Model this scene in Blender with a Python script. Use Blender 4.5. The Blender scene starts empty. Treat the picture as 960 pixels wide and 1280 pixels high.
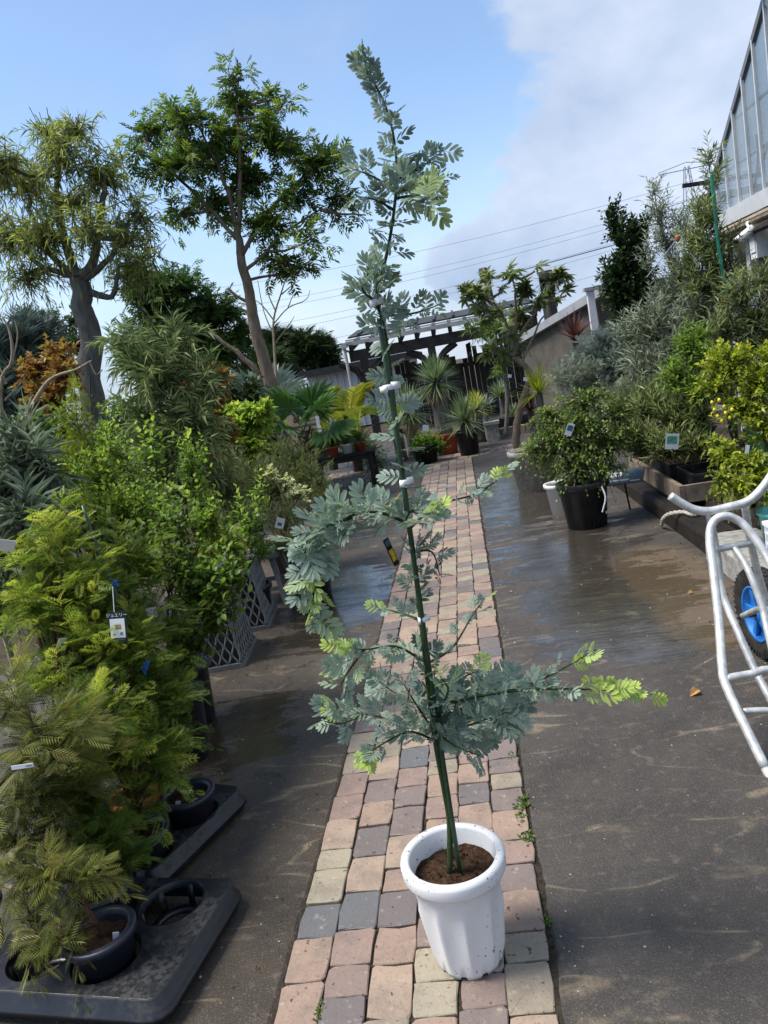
import bpy, math, random
import numpy as np
from mathutils import Vector, Matrix
R = math.radians
sc = bpy.context.scene
col = sc.collection
# ---------------------------------------------------------------- camera
F = 940.0; ROLL = R(10.5); CAMH = 1.45; PITCH = R(10.45); YAW = R(7.37)   # pixels of the 960x1280 photograph
cam_d = bpy.data.cameras.new('camera'); cam = bpy.data.objects.new('camera', cam_d); col.objects.link(cam)
cam_d.sensor_fit = 'VERTICAL'; cam_d.sensor_height = 36.0; cam_d.lens = 36.0 * F / 1280.0
cam_d.clip_start = 0.05; cam_d.clip_end = 2000
cam.matrix_world = (Matrix.Translation((0, 0, CAMH)) @ Matrix.Rotation(YAW, 4, 'Z') @ Matrix.Rotation(R(90) - PITCH, 4, 'X') @ Matrix.Rotation(-ROLL, 4, 'Z'))
sc.camera = cam
sc.render.resolution_x = 768; sc.render.resolution_y = 1024
# ---------------------------------------------------------------- sky, sun, exposure
SUN_AZ, SUN_EL = R(-98), R(60)
w = bpy.data.worlds.new('World'); sc.world = w; w.use_nodes = True
nt = w.node_tree; nt.nodes.clear()
def wn(t, **k):
    n = nt.nodes.new(t)
    for a, b in k.items(): setattr(n, a, b)
    return n
out = wn('ShaderNodeOutputWorld'); bg = wn('ShaderNodeBackground'); bg.inputs[1].default_value = 0.085
sky = wn('ShaderNodeTexSky', sky_type='NISHITA', sun_disc=False, sun_elevation=SUN_EL, sun_rotation=SUN_AZ)
sky.air_density = 1.0; sky.dust_density = 0.6; sky.ozone_density = 2.0
tc = wn('ShaderNodeTexCoord')
def cloud_noise(scale, loc, detail, rough, dist=0.0):
    m = wn('ShaderNodeMapping'); m.inputs['Location'].default_value = loc; m.inputs['Scale'].default_value = (1, 1, 1.6)
    nt.links.new(tc.outputs['Generated'], m.inputs['Vector'])
    n = wn('ShaderNodeTexNoise'); n.inputs['Scale'].default_value = scale; n.inputs['Detail'].default_value = detail
    n.inputs['Roughness'].default_value = rough; n.inputs['Distortion'].default_value = dist
    nt.links.new(m.outputs[0], n.inputs['Vector']); return n
def mth(op, a, b=None, clamp=False):
    n = wn('ShaderNodeMath', operation=op, use_clamp=clamp)
    for i, x in enumerate((a, b)):
        if x is None: continue
        if hasattr(x, 'links'): nt.links.new(x, n.inputs[i])
        else: n.inputs[i].default_value = x
    return n.outputs[0]
# a large cloud bank to the right (east) of the path, thinning to the left, with a ragged edge
dotn = wn('ShaderNodeVectorMath', operation='DOT_PRODUCT'); nt.links.new(tc.outputs['Generated'], dotn.inputs[0])
dotn.inputs[1].default_value = (0.98, 0.10, -0.16)
n1 = cloud_noise(3.6, (3.1, 0.4, 2.2), 9, 0.50, 0.0); n2 = cloud_noise(2.0, (7.3, 1.7, 0.3), 7, 0.55)
bank = mth('ADD', mth('MULTIPLY', dotn.outputs['Value'], 1.5), mth('MULTIPLY', mth('SUBTRACT', n1.outputs['Fac'], 0.5), 1.2))
mr = wn('ShaderNodeMapRange', interpolation_type='SMOOTHSTEP'); nt.links.new(bank, mr.inputs[0])
mr.inputs[1].default_value = 0.11; mr.inputs[2].default_value = 0.19
mr2 = wn('ShaderNodeMapRange', interpolation_type='SMOOTHSTEP'); nt.links.new(n2.outputs['Fac'], mr2.inputs[0])
mr2.inputs[1].default_value = 0.56; mr2.inputs[2].default_value = 0.78
sepw = wn('ShaderNodeSeparateXYZ'); nt.links.new(tc.outputs['Generated'], sepw.inputs[0])
hz_ = wn('ShaderNodeMapRange', interpolation_type='SMOOTHSTEP'); nt.links.new(sepw.outputs[2], hz_.inputs[0])
hz_.inputs[1].default_value = 0.0; hz_.inputs[2].default_value = 0.30; hz_.inputs[3].default_value = 0.85; hz_.inputs[4].default_value = 0.0
cov = mth('MAXIMUM', hz_.outputs[0], mth('MAXIMUM', mr.outputs[0], mth('MULTIPLY', mr2.outputs[0], 0.8)))
n3 = cloud_noise(3.4, (0.3, 5.2, 1.1), 9, 0.55, 0.2)
shade = wn('ShaderNodeMapRange'); nt.links.new(n3.outputs['Fac'], shade.inputs[0]); shade.inputs[1].default_value = 0.35; shade.inputs[2].default_value = 0.68
cc = wn('ShaderNodeMix', data_type='RGBA'); nt.links.new(shade.outputs[0], cc.inputs[0])
cc.inputs[6].default_value = (1.9, 2.45, 3.45, 1); cc.inputs[7].default_value = (3.7, 4.1, 4.85, 1)
mx = wn('ShaderNodeMix', data_type='RGBA'); nt.links.new(mth('MULTIPLY', cov, 0.93), mx.inputs[0])
nt.links.new(sky.outputs[0], mx.inputs[6]); nt.links.new(cc.outputs[2], mx.inputs[7])
nt.links.new(mx.outputs[2], bg.inputs[0]); nt.links.new(bg.outputs[0], out.inputs[0])
sd = Vector((math.sin(SUN_AZ) * math.cos(SUN_EL), math.cos(SUN_AZ) * math.cos(SUN_EL), math.sin(SUN_EL)))
sun_d = bpy.data.lights.new('sun', 'SUN'); sun = bpy.data.objects.new('sun', sun_d); col.objects.link(sun)
sun_d.energy = 2.4; sun_d.angle = R(22); sun_d.color = (1.0, 0.95, 0.87)
sun.rotation_euler = (-sd).to_track_quat('-Z', 'Y').to_euler(); sun.location = (-5, 2, 12)
sc.view_settings.view_transform = 'Standard'; sc.view_settings.look = 'None'; sc.view_settings.gamma = 1.0
sc.view_settings.exposure = 1.4
sc.render.engine = 'CYCLES'
sc.cycles.transparent_max_bounces = 8; sc.cycles.max_bounces = 9; sc.cycles.diffuse_bounces = 6; sc.cycles.transmission_bounces = 6
# ---------------------------------------------------------------- pixel -> place helpers
_c, _s, _cp, _sp, _cy, _sy = math.cos(ROLL), math.sin(ROLL), math.cos(PITCH), math.sin(PITCH), math.cos(YAW), math.sin(YAW)
def ray(px, py):
    dx, dy = px - 480.0, py - 640.0
    u = dx * _c - dy * _s; v = dx * _s + dy * _c
    y = F * _cp - v * _sp; z = -F * _sp - v * _cp
    return np.array([u * _cy - y * _sy, u * _sy + y * _cy, z])
def G(px, py, z=0.0):
    r = ray(px, py); t = (z - CAMH) / r[2]; return np.array([r[0] * t, r[1] * t, z])
def P(px, py, Y):
    r = ray(px, py); t = Y / r[1]; return np.array([r[0] * t, Y, CAMH + r[2] * t])
def mpp(px, py, Y):
    return Y / ray(px, py)[1]
def V3(*a): return np.array(a, float)
def nrm(a):
    a = np.asarray(a, float); return a / np.maximum(np.linalg.norm(a, axis=-1, keepdims=True), 1e-9)
# ---------------------------------------------------------------- materials
def lin(r, g, b):
    f = lambda c: c / 12.92 if c <= 0.04045 else ((c + 0.055) / 1.055) ** 2.4
    return (f(r / 255), f(g / 255), f(b / 255), 1)
class Mat:
    def __init__(s, name, rough=0.6, spec=0.5):
        s.m = bpy.data.materials.new(name); s.m.use_nodes = True; s.t = s.m.node_tree
        s.b = s.t.nodes['Principled BSDF']; s.o = s.t.nodes['Material Output']
        s.b.inputs['Roughness'].default_value = rough; s.b.inputs['Specular IOR Level'].default_value = spec
    def n(s, t, **k):
        x = s.t.nodes.new(t)
        for a, b in k.items(): setattr(x, a, b)
        return x
    def l(s, a, b): s.t.links.new(a, b)
    def ramp(s, fac, stops, interp='LINEAR'):
        r = s.n('ShaderNodeValToRGB'); cr = r.color_ramp; cr.interpolation = interp
        while len(cr.elements) < len(stops): cr.elements.new(0.5)
        for e, (p, c) in zip(cr.elements, stops): e.position = p; e.color = c if len(c) == 4 else (*c, 1)
        if fac is not None: s.l(fac, r.inputs[0])
        return r.outputs[0]
    def noise(s, scale, detail=4, rough=0.55, vec=None, stretch=None, dist=0.0, loc=None):
        x = s.n('ShaderNodeTexNoise'); x.inputs['Scale'].default_value = scale; x.inputs['Detail'].default_value = detail
        x.inputs['Roughness'].default_value = rough; x.inputs['Distortion'].default_value = dist
        if vec is None:
            vec = s.n('ShaderNodeTexCoord').outputs['Object']
        if stretch or loc:
            m = s.n('ShaderNodeMapping')
            if stretch: m.inputs['Scale'].default_value = stretch
            if loc: m.inputs['Location'].default_value = loc
            s.l(vec, m.inputs['Vector']); vec = m.outputs[0]
        s.l(vec, x.inputs['Vector']); return x.outputs['Fac']
    def mix(s, fac, a, b, mode='MIX'):
        x = s.n('ShaderNodeMix', data_type='RGBA', blend_type=mode)
        for v, i in ((fac, 0), (a, 6), (b, 7)):
            if hasattr(v, 'links'): s.l(v, x.inputs[i])
            else: x.inputs[i].default_value = v
        return x.outputs[2]
    def math(s, op, a, b=None, clamp=False):
        x = s.n('ShaderNodeMath', operation=op, use_clamp=clamp)
        for i, v in enumerate((a, b)):
            if v is None: continue
            if hasattr(v, 'links'): s.l(v, x.inputs[i])
            else: x.inputs[i].default_value = v
        return x.outputs[0]
    def rng(s, v, a, b, c=0.0, d=1.0, smooth=True):
        x = s.n('ShaderNodeMapRange', interpolation_type='SMOOTHSTEP' if smooth else 'LINEAR')
        s.l(v, x.inputs[0])
        for i, q in enumerate((a, b, c, d)): x.inputs[i + 1].default_value = q
        return x.outputs[0]
    def bump(s, h, strength=0.3, dist=0.01, prev=None):
        x = s.n('ShaderNodeBump'); x.inputs['Strength'].default_value = strength; x.inputs['Distance'].default_value = dist
        s.l(h, x.inputs['Height'])
        if prev is not None: s.l(prev, x.inputs['Normal'])
        s.l(x.outputs[0], s.b.inputs['Normal']); return x.outputs[0]
    def color(s, c):
        if hasattr(c, 'links'): s.l(c, s.b.inputs['Base Color'])
        else: s.b.inputs['Base Color'].default_value = c
M = {}
def plain(key, c, rough=0.6, spec=0.5, metal=0.0, var=0.25, scale=14.0, bump=0.15, bscale=90.0):
    m = Mat(key, rough, spec); m.b.inputs['Metallic'].default_value = metal
    f = m.noise(scale, 5, 0.6)
    d = tuple(x * (1 - var) for x in c[:3]) + (1,); h = tuple(min(1, x * (1 + var)) for x in c[:3]) + (1,)
    m.color(m.ramp(f, [(0.3, d), (0.7, h)]))
    if bump: m.bump(m.noise(bscale, 3), bump, 0.003)
    M[key] = m.m; return m
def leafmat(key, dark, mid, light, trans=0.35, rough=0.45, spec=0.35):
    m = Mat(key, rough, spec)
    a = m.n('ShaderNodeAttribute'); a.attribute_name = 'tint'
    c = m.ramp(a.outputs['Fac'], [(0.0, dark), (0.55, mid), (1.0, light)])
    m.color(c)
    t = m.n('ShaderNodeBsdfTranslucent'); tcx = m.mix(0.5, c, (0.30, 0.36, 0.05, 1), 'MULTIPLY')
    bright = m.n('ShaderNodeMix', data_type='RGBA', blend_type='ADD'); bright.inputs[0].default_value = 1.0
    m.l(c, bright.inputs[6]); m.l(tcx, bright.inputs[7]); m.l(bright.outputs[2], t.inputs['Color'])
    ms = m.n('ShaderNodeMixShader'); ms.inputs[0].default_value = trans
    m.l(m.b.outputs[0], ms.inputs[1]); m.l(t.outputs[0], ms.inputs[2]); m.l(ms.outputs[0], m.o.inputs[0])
    M[key] = m.m
def barkmat(key, a, b, scale=30, stretch=(1, 1, 0.25)):
    m = Mat(key, 0.85, 0.2)
    f = m.noise(scale, 6, 0.65, stretch=stretch)
    g = m.noise(scale * 4, 4, 0.7); f = m.math('ADD', m.math('MULTIPLY', f, .65), m.math('MULTIPLY', g, .35)); m.color(m.ramp(f, [(0.36, a), (0.62, b)])); m.bump(f, 1.0, 0.04); M[key] = m.m

leafmat('leaf_acacia', (0.070, 0.108, 0.078, 1), (0.235, 0.305, 0.245, 1), (0.38, 0.48, 0.08, 1), 0.28, 0.55, 0.3)
leafmat('leaf_feather', (0.040, 0.080, 0.010, 1), (0.155, 0.225, 0.026, 1), (0.42, 0.44, 0.06, 1), 0.45)
leafmat('leaf_feather_olive', (0.055, 0.07, 0.012, 1), (0.15, 0.165, 0.028, 1), (0.30, 0.23, 0.07, 1), 0.3)
leafmat('leaf_lime', (0.05, 0.10, 0.014, 1), (0.17, 0.27, 0.035, 1), (0.38, 0.45, 0.06, 1), 0.45)
leafmat('leaf_green', (0.025, 0.060, 0.012, 1), (0.080, 0.145, 0.025, 1), (0.23, 0.29, 0.06, 1), 0.35)
leafmat('leaf_dark', (0.010, 0.026, 0.008, 1), (0.028, 0.055, 0.014, 1), (0.07, 0.11, 0.03, 1), 0.2)
leafmat('leaf_ash', (0.026, 0.058, 0.012, 1), (0.080, 0.140, 0.020, 1), (0.24, 0.28, 0.03, 1), 0.45)
leafmat('leaf_bottle', (0.08, 0.10, 0.022, 1), (0.20, 0.245, 0.06, 1), (0.38, 0.40, 0.11, 1), 0.5)
leafmat('leaf_olive', (0.045, 0.065, 0.020, 1), (0.16, 0.20, 0.068, 1), (0.36, 0.40, 0.15, 1), 0.4)
leafmat('leaf_blue', (0.065, 0.095, 0.080, 1), (0.18, 0.235, 0.205, 1), (0.33, 0.40, 0.34, 1), 0.25)
leafmat('leaf_bluegreen', (0.06, 0.085, 0.055, 1), (0.19, 0.24, 0.16, 1), (0.38, 0.44, 0.28, 1), 0.3)
leafmat('leaf_needle', (0.06, 0.09, 0.03, 1), (0.20, 0.26, 0.10, 1), (0.40, 0.47, 0.22, 1), 0.4)
leafmat('leaf_silver', (0.055, 0.075, 0.045, 1), (0.20, 0.235, 0.16, 1), (0.42, 0.46, 0.33, 1), 0.3)
leafmat('leaf_yellow', (0.10, 0.14, 0.010, 1), (0.26, 0.31, 0.020, 1), (0.50, 0.48, 0.05, 1), 0.4)
leafmat('leaf_orange', (0.09, 0.035, 0.012, 1), (0.22, 0.10, 0.025, 1), (0.28, 0.24, 0.04, 1), 0.35)
leafmat('leaf_palm', (0.03, 0.075, 0.015, 1), (0.07, 0.16, 0.03, 1), (0.26, 0.30, 0.06, 1), 0.3)
leafmat('leaf_gold_palm', (0.10, 0.13, 0.015, 1), (0.26, 0.30, 0.04, 1), (0.50, 0.40, 0.04, 1), 0.35)
leafmat('leaf_yucca', (0.06, 0.10, 0.055, 1), (0.15, 0.21, 0.10, 1), (0.32, 0.38, 0.15, 1), 0.2)
leafmat('leaf_red', (0.035, 0.014, 0.014, 1), (0.10, 0.035, 0.032, 1), (0.28, 0.24, 0.12, 1), 0.25)
leafmat('leaf_straw', (0.14, 0.10, 0.045, 1), (0.30, 0.22, 0.11, 1), (0.48, 0.40, 0.24, 1), 0.2)
leafmat('petal_cream', (0.45, 0.47, 0.20, 1), (0.62, 0.62, 0.36, 1), (0.75, 0.75, 0.55, 1), 0.35)
barkmat('bark_grey', (0.075, 0.070, 0.062, 1), (0.19, 0.18, 0.16, 1), 22)
barkmat('bark_tan', (0.13, 0.095, 0.065, 1), (0.28, 0.22, 0.16, 1), 24)
barkmat('bark_dark', (0.030, 0.022, 0.016, 1), (0.075, 0.055, 0.040, 1), 30)
barkmat('bark_brown', (0.06, 0.028, 0.016, 1), (0.14, 0.070, 0.040, 1), 60)
barkmat('stem_green', (0.030, 0.055, 0.018, 1), (0.075, 0.115, 0.035, 1), 40)
barkmat('dry_wood', (0.30, 0.23, 0.15, 1), (0.50, 0.41, 0.30, 1), 40)
plain('stake_green', (0.015, 0.045, 0.018, 1), 0.4, 0.5, var=0.35, scale=60)
plain('stake_bright', (0.01, 0.16, 0.10, 1), 0.4)
plain('tie_white', (0.70, 0.70, 0.70, 1), 0.45, var=0.08)
plain('tie_blue', (0.02, 0.08, 0.28, 1), 0.45)
plain('plastic_black', (0.010, 0.011, 0.014, 1), 0.42, 0.5, var=0.5, scale=9, bump=0.08)
plain('plastic_navy', (0.014, 0.018, 0.030, 1), 0.45, 0.5, var=0.4, scale=9, bump=0.08)
plain('plastic_grey', (0.12, 0.125, 0.13, 1), 0.55, var=0.3)
plain('plastic_lattice', (0.13, 0.135, 0.135, 1), 0.5, var=0.35, scale=22)
plain('plastic_white', (0.72, 0.73, 0.73, 1), 0.4, var=0.05)
plain('terracotta', (0.30, 0.075, 0.035, 1), 0.75, 0.2, var=0.3)
plain('card_white', (0.72, 0.73, 0.72, 1), 0.35, var=0.06, bump=0)
plain('card_black', (0.008, 0.008, 0.009, 1), 0.35, var=0.2, bump=0)
plain('ink_grey', (0.10, 0.11, 0.12, 1), 0.5, var=0.3, bump=0)
plain('ink_green', (0.08, 0.30, 0.20, 1), 0.5, var=0.5, scale=60, bump=0)
plain('ink_yellow', (0.65, 0.45, 0.02, 1), 0.5, var=0.4, scale=120, bump=0)
plain('ink_orange', (0.60, 0.24, 0.06, 1), 0.5, var=0.6, scale=160, bump=0)
plain('ink_blue', (0.05, 0.11, 0.16, 1), 0.5, var=0.5, scale=80, bump=0)
plain('aluminium', (0.56, 0.56, 0.53, 1), 0.5, 0.5, metal=0.55, var=0.28, scale=30, bump=0.12)
plain('rubber', (0.022, 0.020, 0.018, 1), 0.85, 0.3, var=0.7, scale=20)
plain('rim_blue', (0.012, 0.15, 0.46, 1), 0.45, var=0.4, scale=18)
plain('wood_dark', (0.015, 0.011, 0.009, 1), 0.6, 0.3, var=0.55, scale=12, bump=0.5, bscale=40)
plain('wood_grey', (0.16, 0.125, 0.095, 1), 0.8, 0.2, var=0.45, scale=10, bump=0.4, bscale=50)
plain('wood_black', (0.018, 0.015, 0.014, 1), 0.75, 0.3, var=0.5, scale=8, bump=0.3)
plain('board_fence', (0.034, 0.030, 0.028, 1), 0.85, 0.2, var=0.6, scale=5, bump=0.4, bscale=30)
plain('lath_white', (0.34, 0.335, 0.32, 1), 0.7, var=0.3, scale=5)
plain('roof_slate', (0.022, 0.024, 0.028, 1), 0.85, var=0.3, scale=6)
plain('wall_white', (0.55, 0.56, 0.57, 1), 0.8, var=0.1, scale=3)
plain('wall_shed', (0.070, 0.062, 0.050, 1), 0.85, var=0.45, scale=4, bump=0.3)
plain('trim_grey', (0.28, 0.285, 0.30, 1), 0.6, var=0.15, scale=5)
plain('metal_grey', (0.16, 0.165, 0.17, 1), 0.5, metal=0.4, var=0.15)
plain('frame_pale', (0.52, 0.53, 0.53, 1), 0.5, metal=0.2, var=0.12, scale=6)
plain('concrete', (0.24, 0.235, 0.215, 1), 0.9, 0.2, var=0.4, scale=25, bump=0.6, bscale=120)
plain('rope', (0.36, 0.33, 0.28, 1), 0.9, 0.1, var=0.35, scale=60, bump=0.8, bscale=200)
plain('teal_plastic', (0.10, 0.42, 0.40, 1), 0.35, var=0.1)
plain('rust_red', (0.36, 0.08, 0.035, 1), 0.6)
plain('pole_concrete', (0.17, 0.17, 0.17, 1), 0.8)
plain('wire', (0.20, 0.23, 0.28, 1), 0.6, bump=0)
plain('pylon_steel', (0.24, 0.27, 0.32, 1), 0.6, bump=0)
plain('lemon', (0.72, 0.52, 0.03, 1), 0.45, var=0.15)
plain('pebble', (0.30, 0.28, 0.24, 1), 0.85, var=0.5, scale=6)
plain('dead_leaf', (0.36, 0.19, 0.06, 1), 0.6, var=0.4, scale=40)
plain('litter', (0.085, 0.055, 0.028, 1), 0.9, 0.1, var=0.7, scale=5)
m = plain('soil', (0.045, 0.026, 0.015, 1), 0.95, 0.1, var=0.75, scale=70, bump=1.0, bscale=160)
m = Mat('plastic_black', 0.45, 0.5); f = m.noise(6, 7, 0.7); g = m.noise(55, 4, 0.7); dust = m.math('MULTIPLY', m.rng(f, 0.42, 0.68), m.rng(g, 0.35, 0.62))
m.color(m.mix(m.math('MULTIPLY', dust, 0.22), (0.009, 0.010, 0.013, 1), (0.085, 0.075, 0.06, 1))); m.l(m.rng(dust, 0.0, 1.0, 0.36, 0.8), m.b.inputs['Roughness']); m.bump(g, 0.12, 0.004); M['plastic_black'] = m.m
# white nursery pot: matt plastic with splashed dirt specks
m = Mat('pot_white', 0.42, 0.45); f = m.noise(95, 3, 0.5); g = m.noise(7, 3)
spots = m.math('MULTIPLY', m.rng(f, 0.635, 0.665), m.rng(g, 0.42, 0.58))
m.color(m.mix(spots, (0.66, 0.65, 0.635, 1), (0.08, 0.068, 0.056, 1))); M['pot_white'] = m.m
# glass of the greenhouse
m = Mat('glass', 0.08, 0.5); m.b.inputs['Transmission Weight'].default_value = 0.0
m.color((0.42, 0.47, 0.50, 1)); tr = m.n('ShaderNodeBsdfTransparent'); tr.inputs[0].default_value = (0.80, 0.86, 0.90, 1)
ms = m.n('ShaderNodeMixShader'); m.l(m.rng(m.noise(1.5, 4), 0.35, 0.7, 0.22, 0.42), ms.inputs[0])
m.l(tr.outputs[0], ms.inputs[1]); m.l(m.b.outputs[0], ms.inputs[2]); m.l(ms.outputs[0], m.o.inputs[0]); M['glass'] = m.m
# paving bricks: each its own colour (tumbled clay in salmon, buff, mauve and slate), stained and pitted
m = Mat('brick_clay', 0.72, 0.35); oi = m.n('ShaderNodeObjectInfo'); at = m.n('ShaderNodeAttribute'); at.attribute_name = 'tint'
sel = m.math('FRACT', m.math('ADD', oi.outputs['Random'], at.outputs['Fac']))
base = m.ramp(sel, [(0.0, lin(142, 121, 106)), (0.15, lin(138, 127, 110)), (0.29, lin(150, 131, 114)), (0.41, lin(114, 102, 97)), (0.51, lin(134, 114, 104)), (0.63, lin(124, 107, 99)), (0.73, lin(101, 94, 92)), (0.82, lin(145, 136, 117)), (0.90, lin(147, 125, 108)), (0.95, lin(92, 93, 95))], 'CONSTANT')
geo = m.n('ShaderNodeNewGeometry').outputs['Position']
st = m.noise(9, 6, 0.65, vec=geo); fine = m.noise(130, 4, 0.7, vec=geo); mid = m.noise(34, 5, 0.6, vec=geo)
c1 = m.mix(m.rng(st, 0.40, 0.66, 0, 0.65), base, m.mix(0.6, base, lin(96, 88, 82)))
c2 = m.mix(m.rng(mid, 0.58, 0.74, 0, 0.5), c1, lin(172, 156, 136)); c2 = m.mix(m.rng(fine, 0.28, 0.46, 0.65, 0), c2, lin(84, 72, 66)); dk = m.noise(48, 2, 0.5, vec=geo); c2 = m.mix(m.rng(dk, 0.68, 0.73, 0, 0.85), c2, lin(50, 44, 40))
m.color(c2); m.l(m.rng(st, 0.4, 0.7, 0.78, 0.45), m.b.inputs['Roughness'])
bp = m.bump(mid, 0.5, 0.006); m.bump(fine, 0.55, 0.003, bp); M['brick_clay'] = m.m
# joint earth under the bricks
m = Mat('joint_earth', 0.95, 0.1); f = m.noise(60, 5, 0.7); m.color(m.ramp(f, [(0.35, (0.016, 0.013, 0.010, 1)), (0.62, (0.05, 0.042, 0.030, 1)), (0.8, (0.045, 0.055, 0.020, 1))])); m.bump(f, 0.8, 0.01); M['joint_earth'] = m.m
# soil ground
m = Mat('ground_earth', 0.95, 0.1); f = m.noise(4, 8, 0.65); m.color(m.ramp(f, [(0.3, (0.030, 0.024, 0.016, 1)), (0.6, (0.075, 0.060, 0.042, 1)), (0.8, (0.06, 0.075, 0.025, 1))])); m.bump(m.noise(30, 5), 0.8, 0.04); M['ground_earth'] = m.m
# old wet paving of the two lanes: dark, brushed across, silt in the low spots, wet film in places
def lane_mat(key, dark, mid, pale, wets, silts):
    m = Mat(key, 0.6, 0.5)
    pos = m.n('ShaderNodeNewGeometry').outputs['Position']
    big = m.noise(0.9, 6, 0.6, vec=pos); med = m.noise(5, 7, 0.65, vec=pos); fine = m.noise(85, 5, 0.75, vec=pos); grit = m.noise(260, 2, 0.6, vec=pos)
    brush = m.noise(7.5, 5, 0.6, vec=pos, stretch=(0.16, 1.0, 1.0), dist=0.35)
    ct = m.noise(2.4, 3, 0.5, vec=pos, stretch=(0.30, 1.0, 1.0), dist=0.25)
    ct = m.math('ABSOLUTE', m.math('SUBTRACT', m.math('FRACT', m.math('MULTIPLY', ct, 5.0)), 0.5))
    c = m.ramp(m.math('ADD', m.math('MULTIPLY', big, 0.5), m.math('MULTIPLY', med, 0.5)), [(0.33, dark), (0.52, mid), (0.72, pale)])
    line = m.rng(brush, 0.60, 0.66, 0, 1); gate = m.rng(med, 0.46, 0.62)
    c = m.mix(m.math('MULTIPLY', m.math('MULTIPLY', line, gate), 0.22), c, lin(150, 132, 104))
    thin = m.math('MULTIPLY', m.rng(ct, 0.0, 0.055, 1, 0), m.rng(med, 0.42, 0.60))
    c = m.mix(m.math('MULTIPLY', m.math('MULTIPLY', thin, m.rng(fine, 0.30, 0.55)), 0.45), c, lin(165, 146, 116))
    c = m.mix(m.rng(grit, 0.58, 0.68, 0, 0.55), c, lin(146, 136, 120)); pit = m.noise(28, 4, 0.7, vec=pos); c = m.mix(m.rng(pit, 0.54, 0.70, 0, 0.5), c, lin(112, 102, 90)); c = m.mix(m.rng(pit, 0.28, 0.42, 0.6, 0), c, (0.014, 0.012, 0.010, 1)); c = m.mix(m.rng(fine, 0.22, 0.42, 0.6, 0), c, (0.012, 0.011, 0.010, 1))
    sep = m.n('ShaderNodeSeparateXYZ'); m.l(pos, sep.inputs[0])
    def spotmask(cx, cy, rx, ry, wob):
        dx = m.math('DIVIDE', m.math('SUBTRACT', sep.outputs[0], cx), rx); dy = m.math('DIVIDE', m.math('SUBTRACT', sep.outputs[1], cy), ry)
        d = m.math('SQRT', m.math('ADD', m.math('MULTIPLY', dx, dx), m.math('MULTIPLY', dy, dy)))
        d = m.math('ADD', d, m.math('MULTIPLY', m.math('SUBTRACT', brush, 0.5), wob)); d = m.math('ADD', d, m.math('MULTIPLY', m.math('SUBTRACT', med, 0.5), wob * 0.6))
        return m.rng(d, 0.74, 0.98, 1, 0)
    silt = None
    for q in silts:
        k = spotmask(*q, 1.6); silt = k if silt is None else m.math('MAXIMUM', silt, k)
    if silt is not None:
        c = m.mix(m.math('MULTIPLY', silt, m.rng(fine, 0.3, 0.6, 0.10, 0.42)), c, lin(128, 104, 72))
    wet = None
    for q in wets:
        k = spotmask(*q, 2.6); wet = k if wet is None else m.math('MAXIMUM', wet, k)
    damp = m.rng(big, 0.42, 0.62, 0, 0.4)
    wet = damp if wet is None else m.math('MAXIMUM', wet, damp)
    c = m.mix(m.math('MULTIPLY', wet, 0.5), c, m.mix(0.75, c, (0.018, 0.015, 0.012, 1)))
    m.color(c); m.l(m.rng(wet, 0.25, 0.95, 0.58, 0.10), m.b.inputs['Roughness']); m.l(m.math('MULTIPLY', m.rng(wet, 0.5, 1.0, 0.0, 0.9), m.rng(med, 0.36, 0.56, 0.15, 1.0)), m.b.inputs['Coat Weight']); m.b.inputs['Coat Roughness'].default_value = 0.11; m.b.inputs['Coat IOR'].default_value = 1.40
    dry = m.math('SUBTRACT', 1.0, m.math('MULTIPLY', wet, 0.85))
    b1 = m.n('ShaderNodeBump'); b1.inputs['Distance'].default_value = 0.010; m.l(m.math('MULTIPLY', dry, 0.9), b1.inputs['Strength']); m.l(fine, b1.inputs['Height'])
    b2 = m.n('ShaderNodeBump'); b2.inputs['Distance'].default_value = 0.03; b2.inputs['Strength'].default_value = 0.22; m.l(brush, b2.inputs['Height']); m.l(b1.outputs[0], b2.inputs['Normal'])
    m.l(b2.outputs[0], m.b.inputs['Normal']); b3 = m.n('ShaderNodeBump'); b3.inputs['Distance'].default_value = 0.02; b3.inputs['Strength'].default_value = 0.16; m.l(m.math('ADD', brush, m.math('MULTIPLY', fine, 0.06)), b3.inputs['Height']); m.l(b3.outputs[0], m.b.inputs['Coat Normal']); M[key] = m.m
lane_mat('lane_left', (0.024, 0.017, 0.011, 1), (0.050, 0.037, 0.024, 1), (0.095, 0.073, 0.048, 1), [(-1.0, 4.8, 0.40, 1.0), (-1.2, 3.0, 0.30, 0.5), (-1.0, 7.5, 0.4, 1.2)], [])
lane_mat('lane_right', (0.022, 0.018, 0.015, 1), (0.048, 0.040, 0.033, 1), (0.088, 0.075, 0.062, 1), [(0.60, 4.25, 0.50, 0.95), (0.55, 5.3, 0.55, 0.9), (0.45, 7.4, 0.6, 1.9), (0.62, 3.45, 0.42, 0.30), (0.78, 1.92, 0.055, 0.028)], [(1.0, 4.4, 0.30, 0.75), (0.98, 3.6, 0.25, 0.4)])
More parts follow.
